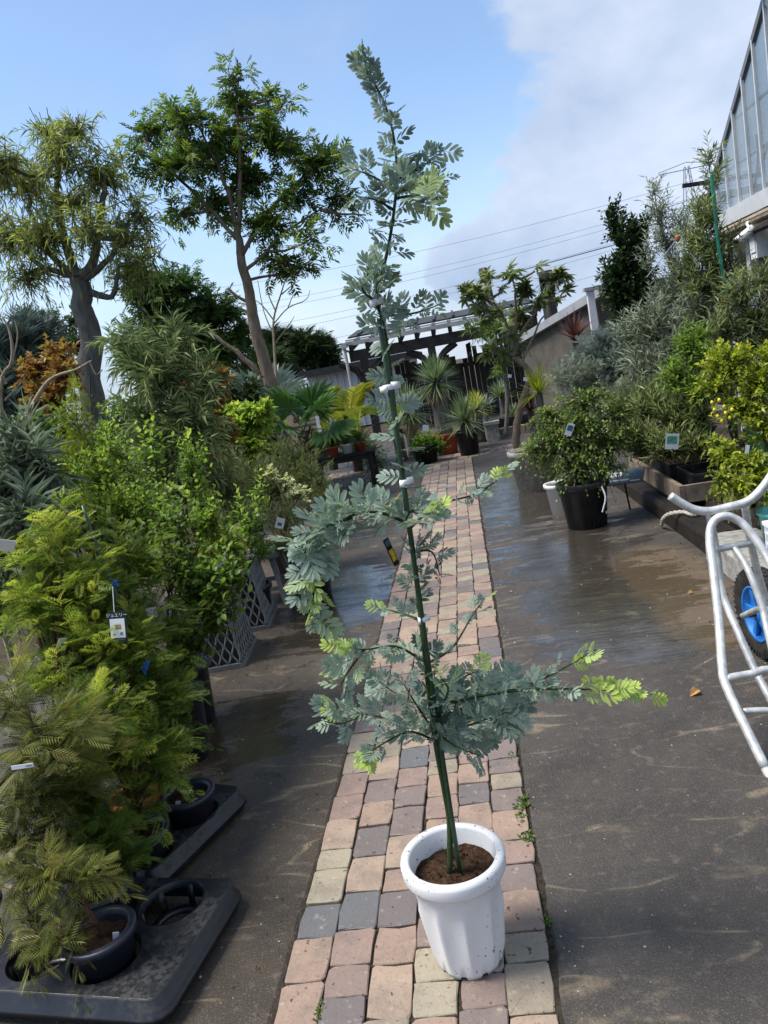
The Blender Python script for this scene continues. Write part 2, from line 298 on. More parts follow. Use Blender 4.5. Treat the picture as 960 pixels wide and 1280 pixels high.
# ---------------------------------------------------------------- mesh collecting
class Acc:
    def __init__(s): s.v = []; s.f = []; s.t = []; s.n = 0
    def add(s, v, f, tint=0.5):
        v = np.asarray(v, float).reshape(-1, 3); f = np.asarray(f, np.int64)
        s.v.append(v); s.f.append(f + s.n); s.t.append(np.broadcast_to(np.asarray(tint, float), (len(v),)).copy()); s.n += len(v); return s
    def box(s, c, size, rz=0.0, rx=0.0, ry=0.0, tint=0.5, mat=None):
        h = np.array(size) / 2; v = np.array([[x, y, z] for z in (-1, 1) for y in (-1, 1) for x in (-1, 1)]) * h
        if mat is None: mat = np.array((Matrix.Rotation(rz, 3, 'Z') @ Matrix.Rotation(ry, 3, 'Y') @ Matrix.Rotation(rx, 3, 'X')))
        return s.add(v @ mat.T + np.array(c), [[0, 2, 3, 1], [4, 5, 7, 6], [0, 1, 5, 4], [2, 6, 7, 3], [0, 4, 6, 2], [1, 3, 7, 5]], tint)
    def beam(s, a, b, wd, ht, up=(0, 0, 1), tint=0.5):
        a = np.array(a, float); b = np.array(b, float); d = b - a; L = np.linalg.norm(d); d /= L
        x = np.cross(d, up); x = nrm(x); z = np.cross(x, d)
        return s.box((a + b) / 2, (wd, L, ht), tint=tint, mat=np.stack([x, d, z], 1))
    def tube(s, pts, rad, sides=6, tint=0.5, cap=True):
        p = np.asarray(pts, float); n = len(p); r = np.broadcast_to(np.asarray(rad, float), (n,))
        t = nrm(np.gradient(p, axis=0)); ref = V3(0.31, 0.17, 0.93) if abs(t[0][2]) < 0.9 else V3(0.97, 0.2, 0.1)
        u = nrm(np.cross(t, ref)); w_ = np.cross(t, u); a = np.arange(sides) * 2 * math.pi / sides
        ring = u[:, None, :] * np.cos(a)[None, :, None] + w_[:, None, :] * np.sin(a)[None, :, None]
        v = (p[:, None, :] + ring * r[:, None, None]).reshape(-1, 3)
        i = np.arange(n - 1)[:, None] * sides; j = np.arange(sides)[None, :]; k = (j + 1) % sides
        f = np.stack([i + j, i + k, i + k + sides, i + j + sides], -1).reshape(-1, 4)
        s.add(v, f, tint); s.f[-1] = s.f[-1]
        if cap and sides > 3:
            base = s.n - len(v)
            for st_, rev in ((0, True), ((n - 1) * sides, False)):
                o = list(range(st_ + base, st_ + base + sides)); s.f.append(np.array([o[::-1] if rev else o], np.int64))
        return s
    def lathe(s, prof, c, seg=28, tint=0.5, mod=None, tilt=None):
        pr = np.asarray(prof, float); a = np.arange(seg) * 2 * math.pi / seg; n = len(pr)
        rr = np.repeat(pr[:, 0:1], seg, 1)
        zz = np.repeat(pr[:, 1:2], seg, 1)
        if mod: rr, zz = mod(rr, zz, a)
        v = np.stack([rr * np.cos(a), rr * np.sin(a), zz], -1).reshape(-1, 3)
        if tilt is not None: v = v @ np.array(tilt.to_3x3()).T
        v = v + np.asarray(c)
        i = np.arange(n - 1)[:, None] * seg; j = np.arange(seg)[None, :]; k = (j + 1) % seg
        return s.add(v, np.stack([i + j, i + k, i + k + seg, i + j + seg], -1).reshape(-1, 4), tint)
    def mesh(s, name, mat, origin=(0, 0, 0), smooth=False):
        v = np.concatenate(s.v) - np.asarray(origin); me = bpy.data.meshes.new(name)
        lv = np.concatenate([f.reshape(-1) for f in s.f]); lt = np.concatenate([np.full(len(f), f.shape[1]) for f in s.f])
        me.vertices.add(len(v)); me.vertices.foreach_set('co', v.astype(np.float32).ravel())
        me.loops.add(len(lv)); me.loops.foreach_set('vertex_index', lv.astype(np.int32))
        me.polygons.add(len(lt)); ls = np.concatenate([[0], np.cumsum(lt)[:-1]]); me.polygons.foreach_set('loop_start', ls.astype(np.int32))
        me.polygons.foreach_set('use_smooth', np.full(len(lt), bool(smooth)))
        at_ = me.attributes.new('tint', 'FLOAT', 'POINT'); at_.data.foreach_set('value', np.concatenate(s.t).astype(np.float32))
        me.update(calc_edges=True); me.validate(); me.materials.append(M[mat]); return me
ORG = {}
def tag(o, label=None, cat=None, group=None, kind=None):
    if label: o['label'] = label
    if cat: o['category'] = cat
    if group: o['group'] = group
    if kind: o['kind'] = kind
    return o
def thing(name, label, cat, loc, group=None):
    o = bpy.data.objects.new(name, None); o.empty_display_size = 0.1; col.objects.link(o); o.location = loc; ORG[o] = np.asarray(loc, float)
    return tag(o, label, cat, group)
def build(acc, name, mat, parent=None, smooth=False, origin=None, kind=None, label=None):
    og = ORG[parent] if parent is not None else (np.zeros(3) if origin is None else np.asarray(origin, float))
    o = bpy.data.objects.new(name, acc.mesh(name, mat, og, smooth)); col.objects.link(o); ORG[o] = og
    if parent is not None: o.parent = parent
    else: o.location = og
    return tag(o, label=label, kind=kind)
def mesh_obj(name, me, parent, mw):
    o = bpy.data.objects.new(name, me); col.objects.link(o); o.parent = parent; o.matrix_local = Matrix.Translation(-Vector(ORG[parent])) @ mw; return o
# ---------------------------------------------------------------- leaf templates (x across, y along, z normal); triangles only
def t_blade(wd, fold=0.15, curl=0.12):                      # one leaf, 8 triangles
    v = V3(0, 0, 0), V3(-wd, .35, fold * wd), V3(0, .38, 0), V3(wd, .35, fold * wd), V3(-wd * .8, .7, fold * wd - curl * .5), V3(0, .72, -curl * .5), V3(wd * .8, .7, fold * wd - curl * .5), V3(0, 1, -curl)
    f = [[0, 2, 1], [0, 3, 2], [1, 2, 5], [1, 5, 4], [2, 3, 6], [2, 6, 5], [4, 5, 7], [5, 6, 7]]
    return np.array(v), np.array(f)
def t_diamond(wd, fold=0.2, pos=.45, curl=0.1):
    return np.array([[0, 0, 0], [-wd, pos, fold * wd], [0, 1, -curl], [wd, pos, fold * wd]], float), np.array([[0, 2, 1], [0, 3, 2]])
def t_join(items):
    vs, fs, n = [], [], 0
    for (v, f), s_, ang, off in items:
        c, s2 = math.cos(ang), math.sin(ang); q = v * s_
        q = np.stack([q[:, 0] * c + q[:, 1] * s2, -q[:, 0] * s2 + q[:, 1] * c, q[:, 2]], 1) + np.array(off)
        vs.append(q); fs.append(f + n); n += len(v)
    return np.concatenate(vs), np.concatenate(fs)
def t_pinnate(pairs, leaf, ls, ang, start=.15, taper=.4, droop=.12, term=True):
    it = []
    for i in range(pairs):
        y = start + (1 - start) * i / pairs; sc_ = ls * (1 - taper * abs(i / max(1, pairs - 1) - .35)); z = -droop * y * y
        for sg in (-1, 1): it.append((leaf, sc_, sg * ang, (0, y * (1 - ls * .35), z)))
    if term: it.append((leaf, ls, 0, (0, 1 - ls, -droop)))
    rv = np.array([[-.008, 0, 0], [.008, 0, 0], [0, 1 - ls * .6, -droop]]); it.append(((rv, np.array([[0, 1, 2]])), 1, 0, (0, 0, 0)))
    return t_join(it)
def t_fan(n, leaf, ls, spread):
    return t_join([(leaf, ls * (1 - .25 * abs(i / (n - 1) - .5) * 2), (i / (n - 1) - .5) * spread, (0, .04, 0)) for i in range(n)])
T_LANCE = t_diamond(.088, .25, .4, .12); T_NARROW = t_diamond(.045, .2, .4, .25); T_OVAL = t_blade(.30, .2, .15); T_OVAL2 = t_diamond(.27, .25, .45, .12)
T_NEEDLE = t_diamond(.022, 0, .4, .05)
T_ASH = t_pinnate(3, t_diamond(.17, .25, .4, .18), .48, R(52), .25, .2, .15)
T_FERN = t_pinnate(7, t_diamond(.06, .1, .45, .08), .42, R(38), .12, .5, .10)
T_FERN2 = t_pinnate(5, t_join([(t_diamond(.075, .1, .5, .05), 1, 0, (0, 0, 0)), (t_diamond(.07, .1, .5, .05), .5, R(35), (0, .35, 0)), (t_diamond(.07, .1, .5, .05), .5, R(-35), (0, .35, 0))]), .40, R(42), .12, .5, .12)
T_STRAND = t_diamond(.020, 0, .4, .3)
T_NEEDLES = t_fan(5, t_diamond(.0095, 0, .4, .2), 1.0, R(70))
T_STAR = t_fan(6, t_blade(.14, .25, .3), 1.0, R(230))
T_TRI = t_fan(3, t_diamond(.24, .2, .45, .2), 1.0, R(110))
def frames(d, up, roll):
    d = nrm(d); side = np.cross(d, up); bad = np.linalg.norm(side, axis=1) < 1e-3; side[bad] = V3(1, 0, 0); side = nrm(side); n = np.cross(side, d)
    c, s_ = np.cos(roll)[:, None], np.sin(roll)[:, None]; return side * c + n * s_, d, n * c - side * s_
def scatter(acc, tm, pos, d, up, size, roll, tint):
    tv, tf = tm; x, y, z = frames(d, up, roll)
    v = pos[:, None, :] + size[:, None, None] * (tv[None, :, 0:1] * x[:, None, :] + tv[None, :, 1:2] * y[:, None, :] + tv[None, :, 2:3] * z[:, None, :])
    f = tf[None] + (np.arange(len(pos)) * len(tv))[:, None, None]
    acc.add(v.reshape(-1, 3), f.reshape(-1, tf.shape[1]), np.repeat(np.clip(tint, 0, 1), len(tv)))
class Twigs: pass
def twigs(rg, blobs, n, L, up=.35, out_=1.0, droop=.25, shell=.55, rnd=.6, lvar=.35):
    wts = np.array([b[1][0] * b[1][1] * b[1][2] for b in blobs]) ** .8; bi = rg.choice(len(blobs), n, p=wts / wts.sum())
    C = np.array([b[0] for b in blobs])[bi]; Rd = np.array([b[1] for b in blobs])[bi]
    q = nrm(rg.normal(size=(n, 3))); rr = rg.random(n) ** shell; p = q * rr[:, None]
    t = Twigs(); t.S = C + Rd * p * .82; t.D = nrm(q * out_ + V3(0, 0, up) + rg.normal(size=(n, 3)) * rnd * .6)
    t.L = L * (1 + lvar * (rg.random(n) * 2 - 1)); t.droop = np.full(n, droop) * (.5 + rg.random(n)); t.bi = bi; t.rr = rr; t.S -= t.D * t.L[:, None] * .45; t.q = q; return t
def leaves(acc, rg, tw, tm, k, size, t0=.1, spread=R(55), flat=False, tint=(.25, .6), sunk=.3, sv=.45, rollv=.5, tip=.15, up=(0, 0, 1)):
    n = len(tw.S); i = np.tile(np.arange(k), n); ti = np.repeat(np.arange(n), k)
    t = t0 + (1 - t0) * (i + rg.random(n * k) * .6) / k
    D = tw.D[ti]; L = tw.L[ti][:, None]; dr = tw.droop[ti][:, None]
    pos = tw.S[ti] + D * L * t[:, None] - V3(0, 0, 1) * dr * L * (t ** 2)[:, None]
    tan = nrm(D - V3(0, 0, 2) * dr * t[:, None])
    a = np.cross(tan, V3(0, 0, 1)); a = nrm(a + 1e-4); b = np.cross(a, tan)
    ph = np.where(i % 2 == 0, 0, math.pi) + rg.normal(size=n * k) * .35 if flat else i * 2.4 + rg.random(n * k) * 1.2
    sp = spread * (1 - .55 * t) if flat else spread * (1 - .45 * t)
    d = tan * np.cos(sp)[:, None] + (a * np.cos(ph)[:, None] + b * np.sin(ph)[:, None]) * np.sin(sp)[:, None]
    sz = size * (1 + sv * (rg.random(n * k) * 2 - 1)) * (1 - .25 * t)
    tn = tint[0] + (tint[1] - tint[0]) * rg.random(n * k) - sunk * (1 - tw.rr[ti]) + tip * t + (tw.q[ti][:, 2]) * .08 + (rg.random(n)[ti] - .5) * .18  # inner leaves tinted darker, upper ones lighter: crown shading painted into the colour
    scatter(acc, tm, pos, d, np.broadcast_to(np.array(up, float), d.shape), sz, rg.normal(size=n * k) * rollv, tn)
def twig_mesh(acc, tw, r, every=1):
    S = tw.S[::every]; D = tw.D[::every]; L = tw.L[::every][:, None]; dr = tw.droop[::every][:, None]; n = len(S)
    if n == 0: return
    u = nrm(np.cross(D, V3(.3, .2, .93))); w_ = np.cross(D, u); rings = []
    for t, k in ((0, 1), (.5, .75), (.95, .3)):
        c = S + D * L * t - V3(0, 0, 1) * dr * L * t * t
        rings.append(np.stack([c + (u * math.cos(a) + w_ * math.sin(a)) * r * k for a in (0, 2.094, 4.189)], 1))
    v = np.stack(rings, 1).reshape(n, 9, 3)
    f = np.array([[i + j, i + (j + 1) % 3, i + 3 + (j + 1) % 3, i + 3 + j] for i in (0, 3) for j in range(3)])
    acc.add(v.reshape(-1, 3), (f[None] + (np.arange(n) * 9)[:, None, None]).reshape(-1, 4))
def curve(pts, n=8):
    p = np.asarray(pts, float)
    if len(p) == 2: return p[0] + (p[1] - p[0]) * np.linspace(0, 1, n)[:, None]
    q = np.concatenate([[2 * p[0] - p[1]], p, [2 * p[-1] - p[-2]]]); o = []
    for i in range(len(p) - 1):
        a, b, c, d = q[i:i + 4]
        for t in np.linspace(0, 1, n, endpoint=False): o.append(.5 * (2 * b + (c - a) * t + (2 * a - 5 * b + 4 * c - d) * t * t + (3 * b - a - 3 * c + d) * t ** 3))
    return np.array(o + [p[-1]])
def wobble(rg, c, amp):
    c = c.copy(); n = len(c); k = rg.normal(size=(n, 3)) * amp; k = (k + np.roll(k, 1, 0) + np.roll(k, -1, 0)) / 2; k[0] = 0; k[-1] = 0; return c + k
def limbs(acc, rg, blobs, anchors, r0, r1, tw=None, sec=3, sr=None):
    """limbs from the nearest anchor to each blob, then finer branches on to a share of the twigs"""
    A = np.array(anchors)
    for i, (c, rd) in enumerate(blobs):
        c = np.array(c); a = A[np.argmin(np.linalg.norm(A - c, axis=1) + np.maximum(0, A[:, 2] - c[2]) * 1.5)]
        m_ = (a + c) / 2 + V3(0, 0, -.12) * np.linalg.norm(c - a) + rg.normal(size=3) * .06 * np.linalg.norm(c - a)
        cv = wobble(rg, curve([a, m_, c + (c - a) * .15], 6), .015 * np.linalg.norm(c - a)); acc.tube(cv, np.linspace(r0, r1, len(cv)), 6)
        if tw is not None and sec:
            idx = np.where(tw.bi == i)[0]; idx = idx[rg.permutation(len(idx))[:sec]]
            for j in idx:
                s_ = cv[rg.integers(len(cv) // 3, len(cv))]; e = tw.S[j] + tw.D[j] * tw.L[j] * .2
                q = wobble(rg, curve([s_, (s_ + e) / 2 + V3(0, 0, -.08) * np.linalg.norm(e - s_), e], 3), .02 * np.linalg.norm(e - s_)); acc.tube(q, np.linspace(sr or r1 * .7, (sr or r1 * .7) * .4, len(q)), 4)
def B(px, py, Y, rx, ry=None, dep=1.0):
    k = mpp(px, py, Y); ry = ry or rx; return (P(px, py, Y), V3(rx * k, (rx + ry) / 2 * k * dep, ry * k))
def pot_profile(rt, rb, h, lip=.012, wall=.006, soil=.03):
    return [(0, 0), (rb, 0), (rb + (rt - rb) * .86, h * .86), (rt + lip, h * .87), (rt + lip * 1.15, h * .985), (rt + lip * .8, h), (rt - wall, h), (rt - wall * 1.6, h * .9), (rt - wall * 2 - (rt - rb) * soil / h, h - soil * 1.4)]
def pot(parent, c, rt, rb, h, mat='plastic_black', seg=28, soil=.03, name='pot'):
    a = Acc().lathe(pot_profile(rt, rb, h, soil=soil), c, seg); p = build(a, name, mat, parent, True)
    rs = rt * .97 - .004; rg = np.random.default_rng(int(abs(c[0] * 977 + c[1] * 131) * 100) % 9999)
    a = Acc(); rings = [0, .35, .7, 1.0]; vs = [[0, 0, .006]]
    for r_ in rings[1:]:
        for k in range(16): vs.append([rs * r_ * math.cos(k * math.pi / 8), rs * r_ * math.sin(k * math.pi / 8), .008 * (1 - r_) + rg.normal() * .003])
    f3 = [[0, 1 + k, 1 + (k + 1) % 16] for k in range(16)]; f4 = [[1 + i * 16 + k, 1 + (i + 1) * 16 + k, 1 + (i + 1) * 16 + (k + 1) % 16, 1 + i * 16 + (k + 1) % 16] for i in range(2) for k in range(16)]
    v = np.array(vs) + np.array(c) + V3(0, 0, h - soil); a.add(v, f3); a.f.append(np.array(f4)); build(a, 'soil', 'soil', p, True)
    return p
def plant(name, label, cat, base, blobs, tm, lm, nt_, L, k, size, seed, trunk=None, tr=(.02, .01), bark='bark_brown', pt=None, group=None, twr=.0025, sec=3, stems=None, every=1, r01=None, tw_kw={}, lf_kw={}, leafname='foliage', extra=None):
    """a shrub or tree: optional pot, trunk, limbs and twigs, and leaves set along every twig"""
    rg = np.random.default_rng(seed); base = np.asarray(base, float); t = thing(name, label, cat, base, group)
    top = base.copy()
    if pt: pot(t, base, *pt[:3], **(pt[3] if len(pt) > 3 else {})); top[2] += pt[2] - .03
    wood = Acc(); anchors = []
    if trunk is not None:
        cv = wobble(rg, curve([top] + [np.asarray(q) for q in trunk], 6), .006); wood.tube(cv, np.linspace(tr[0], tr[1], len(cv)), 8); anchors = list(cv[len(cv) // 3:])
    else:
        for c, rd in (stems or blobs):
            e = np.array(c); m_ = top * .5 + e * .5 + V3(0, 0, .05) - (e - top) * V3(.18, .18, 0)
            cv = wobble(rg, curve([top + rg.normal(size=3) * V3(.015, .015, 0), m_, e], 5), .01 * np.linalg.norm(e - top)); wood.tube(cv, np.linspace(tr[0], tr[1], len(cv)), 5); anchors += list(cv[len(cv) // 3:])
    tw = twigs(rg, blobs, nt_, L, **tw_kw)
    r0, r1 = r01 or (tr[1] * .9, tr[1] * .35)
    limbs(wood, rg, blobs, anchors, r0, r1, tw, sec); twig_mesh(wood, tw, twr, every)
    build(wood, 'trunk', bark, t, True)
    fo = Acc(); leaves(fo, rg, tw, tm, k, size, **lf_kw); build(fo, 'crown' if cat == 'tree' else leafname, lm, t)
    if extra: extra(t, rg, tw)
    return t
def ground_under(px, Y): return V3(P(px, 640, Y)[0], Y, 0)
def card(parent, c, wd, ht, name='label_tag', mat='card_white', yaw=0.0, lean=0.0, spin=0.0, marks=(), th=.0012):
    """a plastic tag facing the path (local -y), with printed fields set 0.6 mm proud"""
    rot = np.array(Matrix.Rotation(yaw, 3, 'Z') @ Matrix.Rotation(lean, 3, 'X') @ Matrix.Rotation(spin, 3, 'Y'))
    o = build(Acc().box(c, (wd, th, ht), mat=rot), name, mat, parent)
    for mt, x, z, w_, h_ in marks:
        off = rot @ V3(x * wd, -th / 2 - .0004, z * ht); build(Acc().box(np.asarray(c) + off, (w_ * wd, .0008, h_ * ht), mat=rot), 'print', mt, o)
    return o
def onX(px, py, X):
    r = ray(px, py); t = X / r[0]; return np.array([X, r[1] * t, CAMH + r[2] * t])
# ================================================================ THE SETTING
a = Acc(); g_ = 600.0; a.add([[-g_, -g_, -.035], [g_, -g_, -.035], [g_, g_, -.035], [-g_, g_, -.035]], [[0, 1, 2, 3]]); tag(build(a, 'ground', 'ground_earth'), kind='structure')
def slab(name, mat, xin, xout, y0, y1, seed, z=0.0):
    rg = np.random.default_rng(seed); n = int((y1 - y0) / .03); ys = np.linspace(y0, y1, n); jit = rg.normal(size=n) * .0015; jit += np.interp(ys, np.linspace(y0, y1, 90), rg.normal(size=90) * .003)
    xi = xin + jit; a = Acc(); zt = np.full(n, z)
    v = np.concatenate([np.stack([xi, ys, zt - .045], 1), np.stack([xi, ys, zt - .006], 1), np.stack([xi + np.sign(xout - xin) * .008, ys, zt], 1), np.stack([np.full(n, xout), ys, zt], 1)])
    i = np.arange(n - 1); f = np.concatenate([np.stack([i + k * n, i + 1 + k * n, i + 1 + (k + 1) * n, i + (k + 1) * n], 1) for k in range(3)])
    if xout < xin: f = f[:, ::-1]
    a.add(v, f[:, ::-1]); return tag(build(a, name, mat), kind='structure')
slab('lane_left', 'lane_left', -.680, -3.2, -1.5, 11.02, 1)
slab('lane_right', 'lane_right', 0.004, 2.2, -1.5, 11.02, 2)
slab('far_paving', 'lane_right', -3.0, 4.0, 11.72, 17.5, 3, -.004)
# brick path: a bed of earth and single tumbled bricks
a = Acc(); a.add([[-.72, -1.5, -.005], [.05, -1.5, -.005], [.05, 11.05, -.005], [-.72, 11.05, -.005]], [[0, 1, 2, 3]]); a.add([[-3, 11.03, -.0125], [3.2, 11.03, -.0125], [3.2, 11.75, -.0125], [-3, 11.75, -.0125]], [[0, 1, 2, 3]])
path = tag(build(a, 'path', 'joint_earth'), kind='structure')
def brick_geo(wd, ln, rg, h=.022):
    x, y = wd / 2, ln / 2; ch = rg.uniform(.003, .009, 8)
    p = [(-x + ch[0], -y), (0, -y), (x - ch[1], -y), (x, -y + ch[2]), (x, 0), (x, y - ch[3]), (x - ch[4], y), (0, y), (-x + ch[5], y), (-x, y - ch[6]), (-x, 0), (-x, -y + ch[7])]
    p = np.array(p) + rg.normal(size=(12, 2)) * .0024; q = p * (1 - .0050 / np.array([wd, ln])) + rg.normal(size=(12, 2)) * .0008 ; n = 12
    tz = rg.normal(size=n) * .0003
    v = np.concatenate([np.c_[p, np.full(n, -h)], np.c_[p, np.full(n, -.0026)], np.c_[q, tz], [[0, 0, .0003]]])
    f4 = [[k * n + i, k * n + (i + 1) % n, (k + 1) * n + (i + 1) % n, (k + 1) * n + i] for k in range(2) for i in range(n)]; f3 = [[2 * n + i, 2 * n + (i + 1) % n, 3 * n] for i in range(n)]
    return v, f4, f3
rg = np.random.default_rng(11); variants = []
for k in range(14):
    v, f4, f3 = brick_geo(.1065, .13, rg); a = Acc(); a.add(v, f4, 0.0); a.f.append(np.array(f3)); me = a.mesh('brick', 'brick_clay'); variants.append(me)
recs = []
for c in range(6):
    y = -.6 + rg.random() * .1
    while y < 10.98:
        ln = rg.choice([.098, .112, .122, .130, .138, .148, .158]) ; ln = min(ln, 11.02 - y)
        if ln > .06: recs.append((-.6745 + .055 + c * .1115 + rg.normal() * .0015, y + ln / 2, ln - .0055))
        y += ln
recs.sort(key=lambda r_: r_[1]); near = [r_ for r_ in recs if r_[1] > 1.25][:300]; ns = set(near); far = Acc(); nb = 0
for r_ in recs:
    rz = rg.normal() * .006; tilt = rg.normal(size=2) * .008
    if r_ in ns:
        o = bpy.data.objects.new('brick', variants[int(rg.integers(14))]); col.objects.link(o); o.parent = path
        o.location = (r_[0], r_[1], .004 + rg.normal() * .0013); o.rotation_euler = (tilt[0], tilt[1], rz + (math.pi if rg.random() < .5 else 0)); o.scale = (1, r_[2] / .13, 1)
    else:
        v, f4, f3 = brick_geo(.1065, r_[2], rg); far.add(v + V3(r_[0], r_[1], .004 + rg.normal() * .001), f4, rg.random()); far.f.append(np.array(f3) + far.n - len(v))
for row in range(4):                                           # the cross band at the end of the path
    x = -3 + rg.random() * .1
    while x < 3.1:
        ln = rg.uniform(.16, .24); v, f4, f3 = brick_geo(ln - .012, .16, rg); far.add(v + V3(x + ln / 2, 11.13 + row * .172, .004 + rg.normal() * .0012), f4, rg.random()); far.f.append(np.array(f3) + far.n - len(v)); x += ln
build(far, 'far_bricks', 'brick_clay', path, kind='stuff')
# grit and small stones lying about on the lanes
rg = np.random.default_rng(5); n = 1500; a = Acc(); oct_v = np.array([[1, 0, 0], [-1, 0, 0], [0, 1, 0], [0, -1, 0], [0, 0, .7], [0, 0, -.3]], float); oct_f = np.array([[0, 2, 4], [2, 1, 4], [1, 3, 4], [3, 0, 4]])
yy = 1.2 + rg.random(n) ** 1.8 * 7; right = rg.random(n) < .6; xx = np.where(right, .03 + rg.random(n) ** .8 * 1.25, -.71 - rg.random(n) * .8); edge = rg.random(n) < .3; xx = np.where(edge, np.where(right, .02 + abs(rg.normal(size=n)) * .03, -.7 - abs(rg.normal(size=n)) * .03), xx)
scatter(a, (oct_v, oct_f), np.stack([xx, yy, np.full(n, .0012)], 1), np.stack([rg.normal(size=n), rg.normal(size=n), np.zeros(n)], 1), np.tile(V3(0, 0, 1), (n, 1)), .0008 + rg.random(n) ** 4 * .0045, rg.normal(size=n) * .3, rg.random(n))
tag(build(a, 'loose_grit', 'pebble'), 'pale grit and small stones strewn over the wet lanes', 'gravel', kind='stuff')
# moss and weeds in the joint at the edge of the path
rg = np.random.default_rng(6)
for i, (px, py, s_) in enumerate([(655, 1005, .030), (650, 1022, .024), (660, 1050, .026), (682, 1153, .016), (400, 1266, .016), (640, 945, .018)]):
    c = G(px, py); t = thing('weed_tuft', ['bushy green weed tuft in the crack beside the brick path', 'flat green weed tuft in the path crack next to the bushy one', 'green weed tuft in the path crack level with the white pot rim', 'small weed sprout in the path crack level with the white pot base', 'small moss tuft between salmon and buff bricks at the left edge', 'small weed sprout at the path edge beyond the other tufts'][i], 'weed', c)
    n = 60; d = nrm(np.c_[rg.normal(size=(n, 2)), rg.random(n) * .9]); fo = Acc(); scatter(fo, T_OVAL2, c + rg.normal(size=(n, 3)) * V3(s_ * .35, s_ * .7, .001) + V3(0, 0, .003), d, np.tile(V3(0, 0, 1), (n, 1)), s_ * .5 * (.5 + rg.random(n)), rg.normal(size=n), rg.random(n)); build(fo, 'leaves', 'leaf_green', t)
# leaf litter and spilled potting soil along the edges of the lanes
rg = np.random.default_rng(9); n = 520; a = Acc(); q = rg.random(n); xx = np.where(q < .45, 1.30 - abs(rg.normal(size=n)) * .12, np.where(q < .8, -1.0 - rg.random(n) * .45, -.74 + rg.normal(size=n) * .05)); yy = np.where(q < .45, 3.2 + rg.random(n) * 4, np.where(q < .8, 1.35 + rg.random(n) * 3.2, 1.3 + rg.random(n) * 5))
scatter(a, T_OVAL2, np.stack([xx, yy, np.full(n, .003)], 1), np.c_[rg.normal(size=(n, 2)), rg.random(n) * .25], np.tile(V3(0, 0, 1), (n, 1)), .006 + rg.random(n) ** 2 * .018, rg.normal(size=n) * .5, rg.random(n)); tag(build(a, 'leaf_litter', 'litter'), 'brown leaf litter and soil crumbs strewn along the lane edges', 'litter', kind='stuff')
# curled dry leaves
rg = np.random.default_rng(8)
for i, (px, py, s_, lb) in enumerate([(873, 863, .05, 'curled orange dry leaf on the wet lane beside the steel cart frame'), (866, 740, .03, 'small brown dry leaf on the silty lane near the cart wheel'), (205, 1277, .035, 'pale yellow fallen leaf on the dark lane below the black tray'), (640, 740, .02, 'tiny tan fallen leaf on the grey lane beside the brick path')]):
    c = G(px, py, .008); tv, tf = t_blade(.35, .7, .3); a = Acc(); x, y, z = frames(np.array([[rg.normal(), rg.normal(), .05]]), np.array([[0, 0, 1.]]), np.array([.4])); a.add(c + s_ * (tv[:, :1] * x + tv[:, 1:2] * y + (tv[:, 2:] + .1) * z), tf)
    tag(build(a, 'fallen_leaf', 'dead_leaf' if i != 2 else 'petal_cream', origin=c), lb, 'leaf')

# ================================================================ MAIN SUBJECT: potted acacia
rg = np.random.default_rng(21); AB = V3(-.2, 1.63, .003); AY = 1.63
ac = thing('potted_acacia', 'tall slender silver-leaved acacia in a white plastic pot on the brick path', 'potted tree', AB)
PH, RT, RB = .285, .122, .082
def facet(rr, zz, an):
    k = 10; seg = 2 * math.pi / k; loc = (an + .2) % seg - seg / 2; poly = math.cos(seg / 2) / np.cos(loc); poly = poly / poly.mean()
    t = np.clip((zz - .015) / .02, 0, 1) * np.clip((.205 - zz) / .03, 0, 1); flut = np.where(rr > .02, 1 + (poly - 1) * np.clip(t, 0, 1) * 2.4, 1)
    zz = zz.copy(); notch = (np.abs(loc) < .085); low = (zz < .012) & (rr > .07); zz = np.where(low & notch[None, :], zz + .011, zz)
    return rr * flut, zz
prof = [(0, .012), (.070, .012), (.078, .004), (RB, .0), (RB + .002, .012), (RB + .006, .045), (RB + .0145, .12), (RB + .020, .175), (RB + .0225, .20), (RB + .026, .212), (RB + .0295, .236), (RT - .006, .243), (RT + .003, .247), (RT + .0055, .253), (RT + .0065, .275), (RT + .004, .283), (RT - .004, .2855), (RT - .013, .284), (RT - .017, .278), (RT - .0185, .255), (RT - .020, .252), (RT - .024, .22)]
p_ = build(Acc().lathe(prof, AB, 100, mod=facet), 'pot', 'pot_white', ac, True)
sa = Acc(); n = 24; vs = [[0, 0, .004]]
for i, r_ in enumerate((.25, .5, .75, 1.0)):
    for k in range(n): vs.append([.1005 * r_ * math.cos(k * 2 * math.pi / n), .1005 * r_ * math.sin(k * 2 * math.pi / n), rg.normal() * .0035 + (.01 * max(0, math.cos(k * 2 * math.pi / n - .2)) if r_ > .8 else 0)])
v = np.array(vs) + AB + V3(0, 0, .232); sa.add(v, [[0, 1 + k, 1 + (k + 1) % n] for k in range(n)]); sa.f.append(np.array([[1 + i * n + k, 1 + (i + 1) * n + k, 1 + (i + 1) * n + (k + 1) % n, 1 + i * n + (k + 1) % n] for i in range(3) for k in range(n)])); so = build(sa, 'soil', 'soil', p_, True)
n = 260; cr = Acc(); an = rg.random(n) * 6.283; rd = np.sqrt(rg.random(n)) * .096; scatter(cr, (oct_v, oct_f), AB + np.stack([rd * np.cos(an), rd * np.sin(an), .236 + rg.normal(size=n) * .002], 1), rg.normal(size=(n, 3)), np.tile(V3(0, 0, 1), (n, 1)), .0015 + rg.random(n) ** 2 * .004, rg.normal(size=n), rg.random(n)); build(cr, 'soil_crumbs', 'soil', p_, kind='stuff')
def AP(px, py, dy=0.0): return P(px, py, AY + dy)
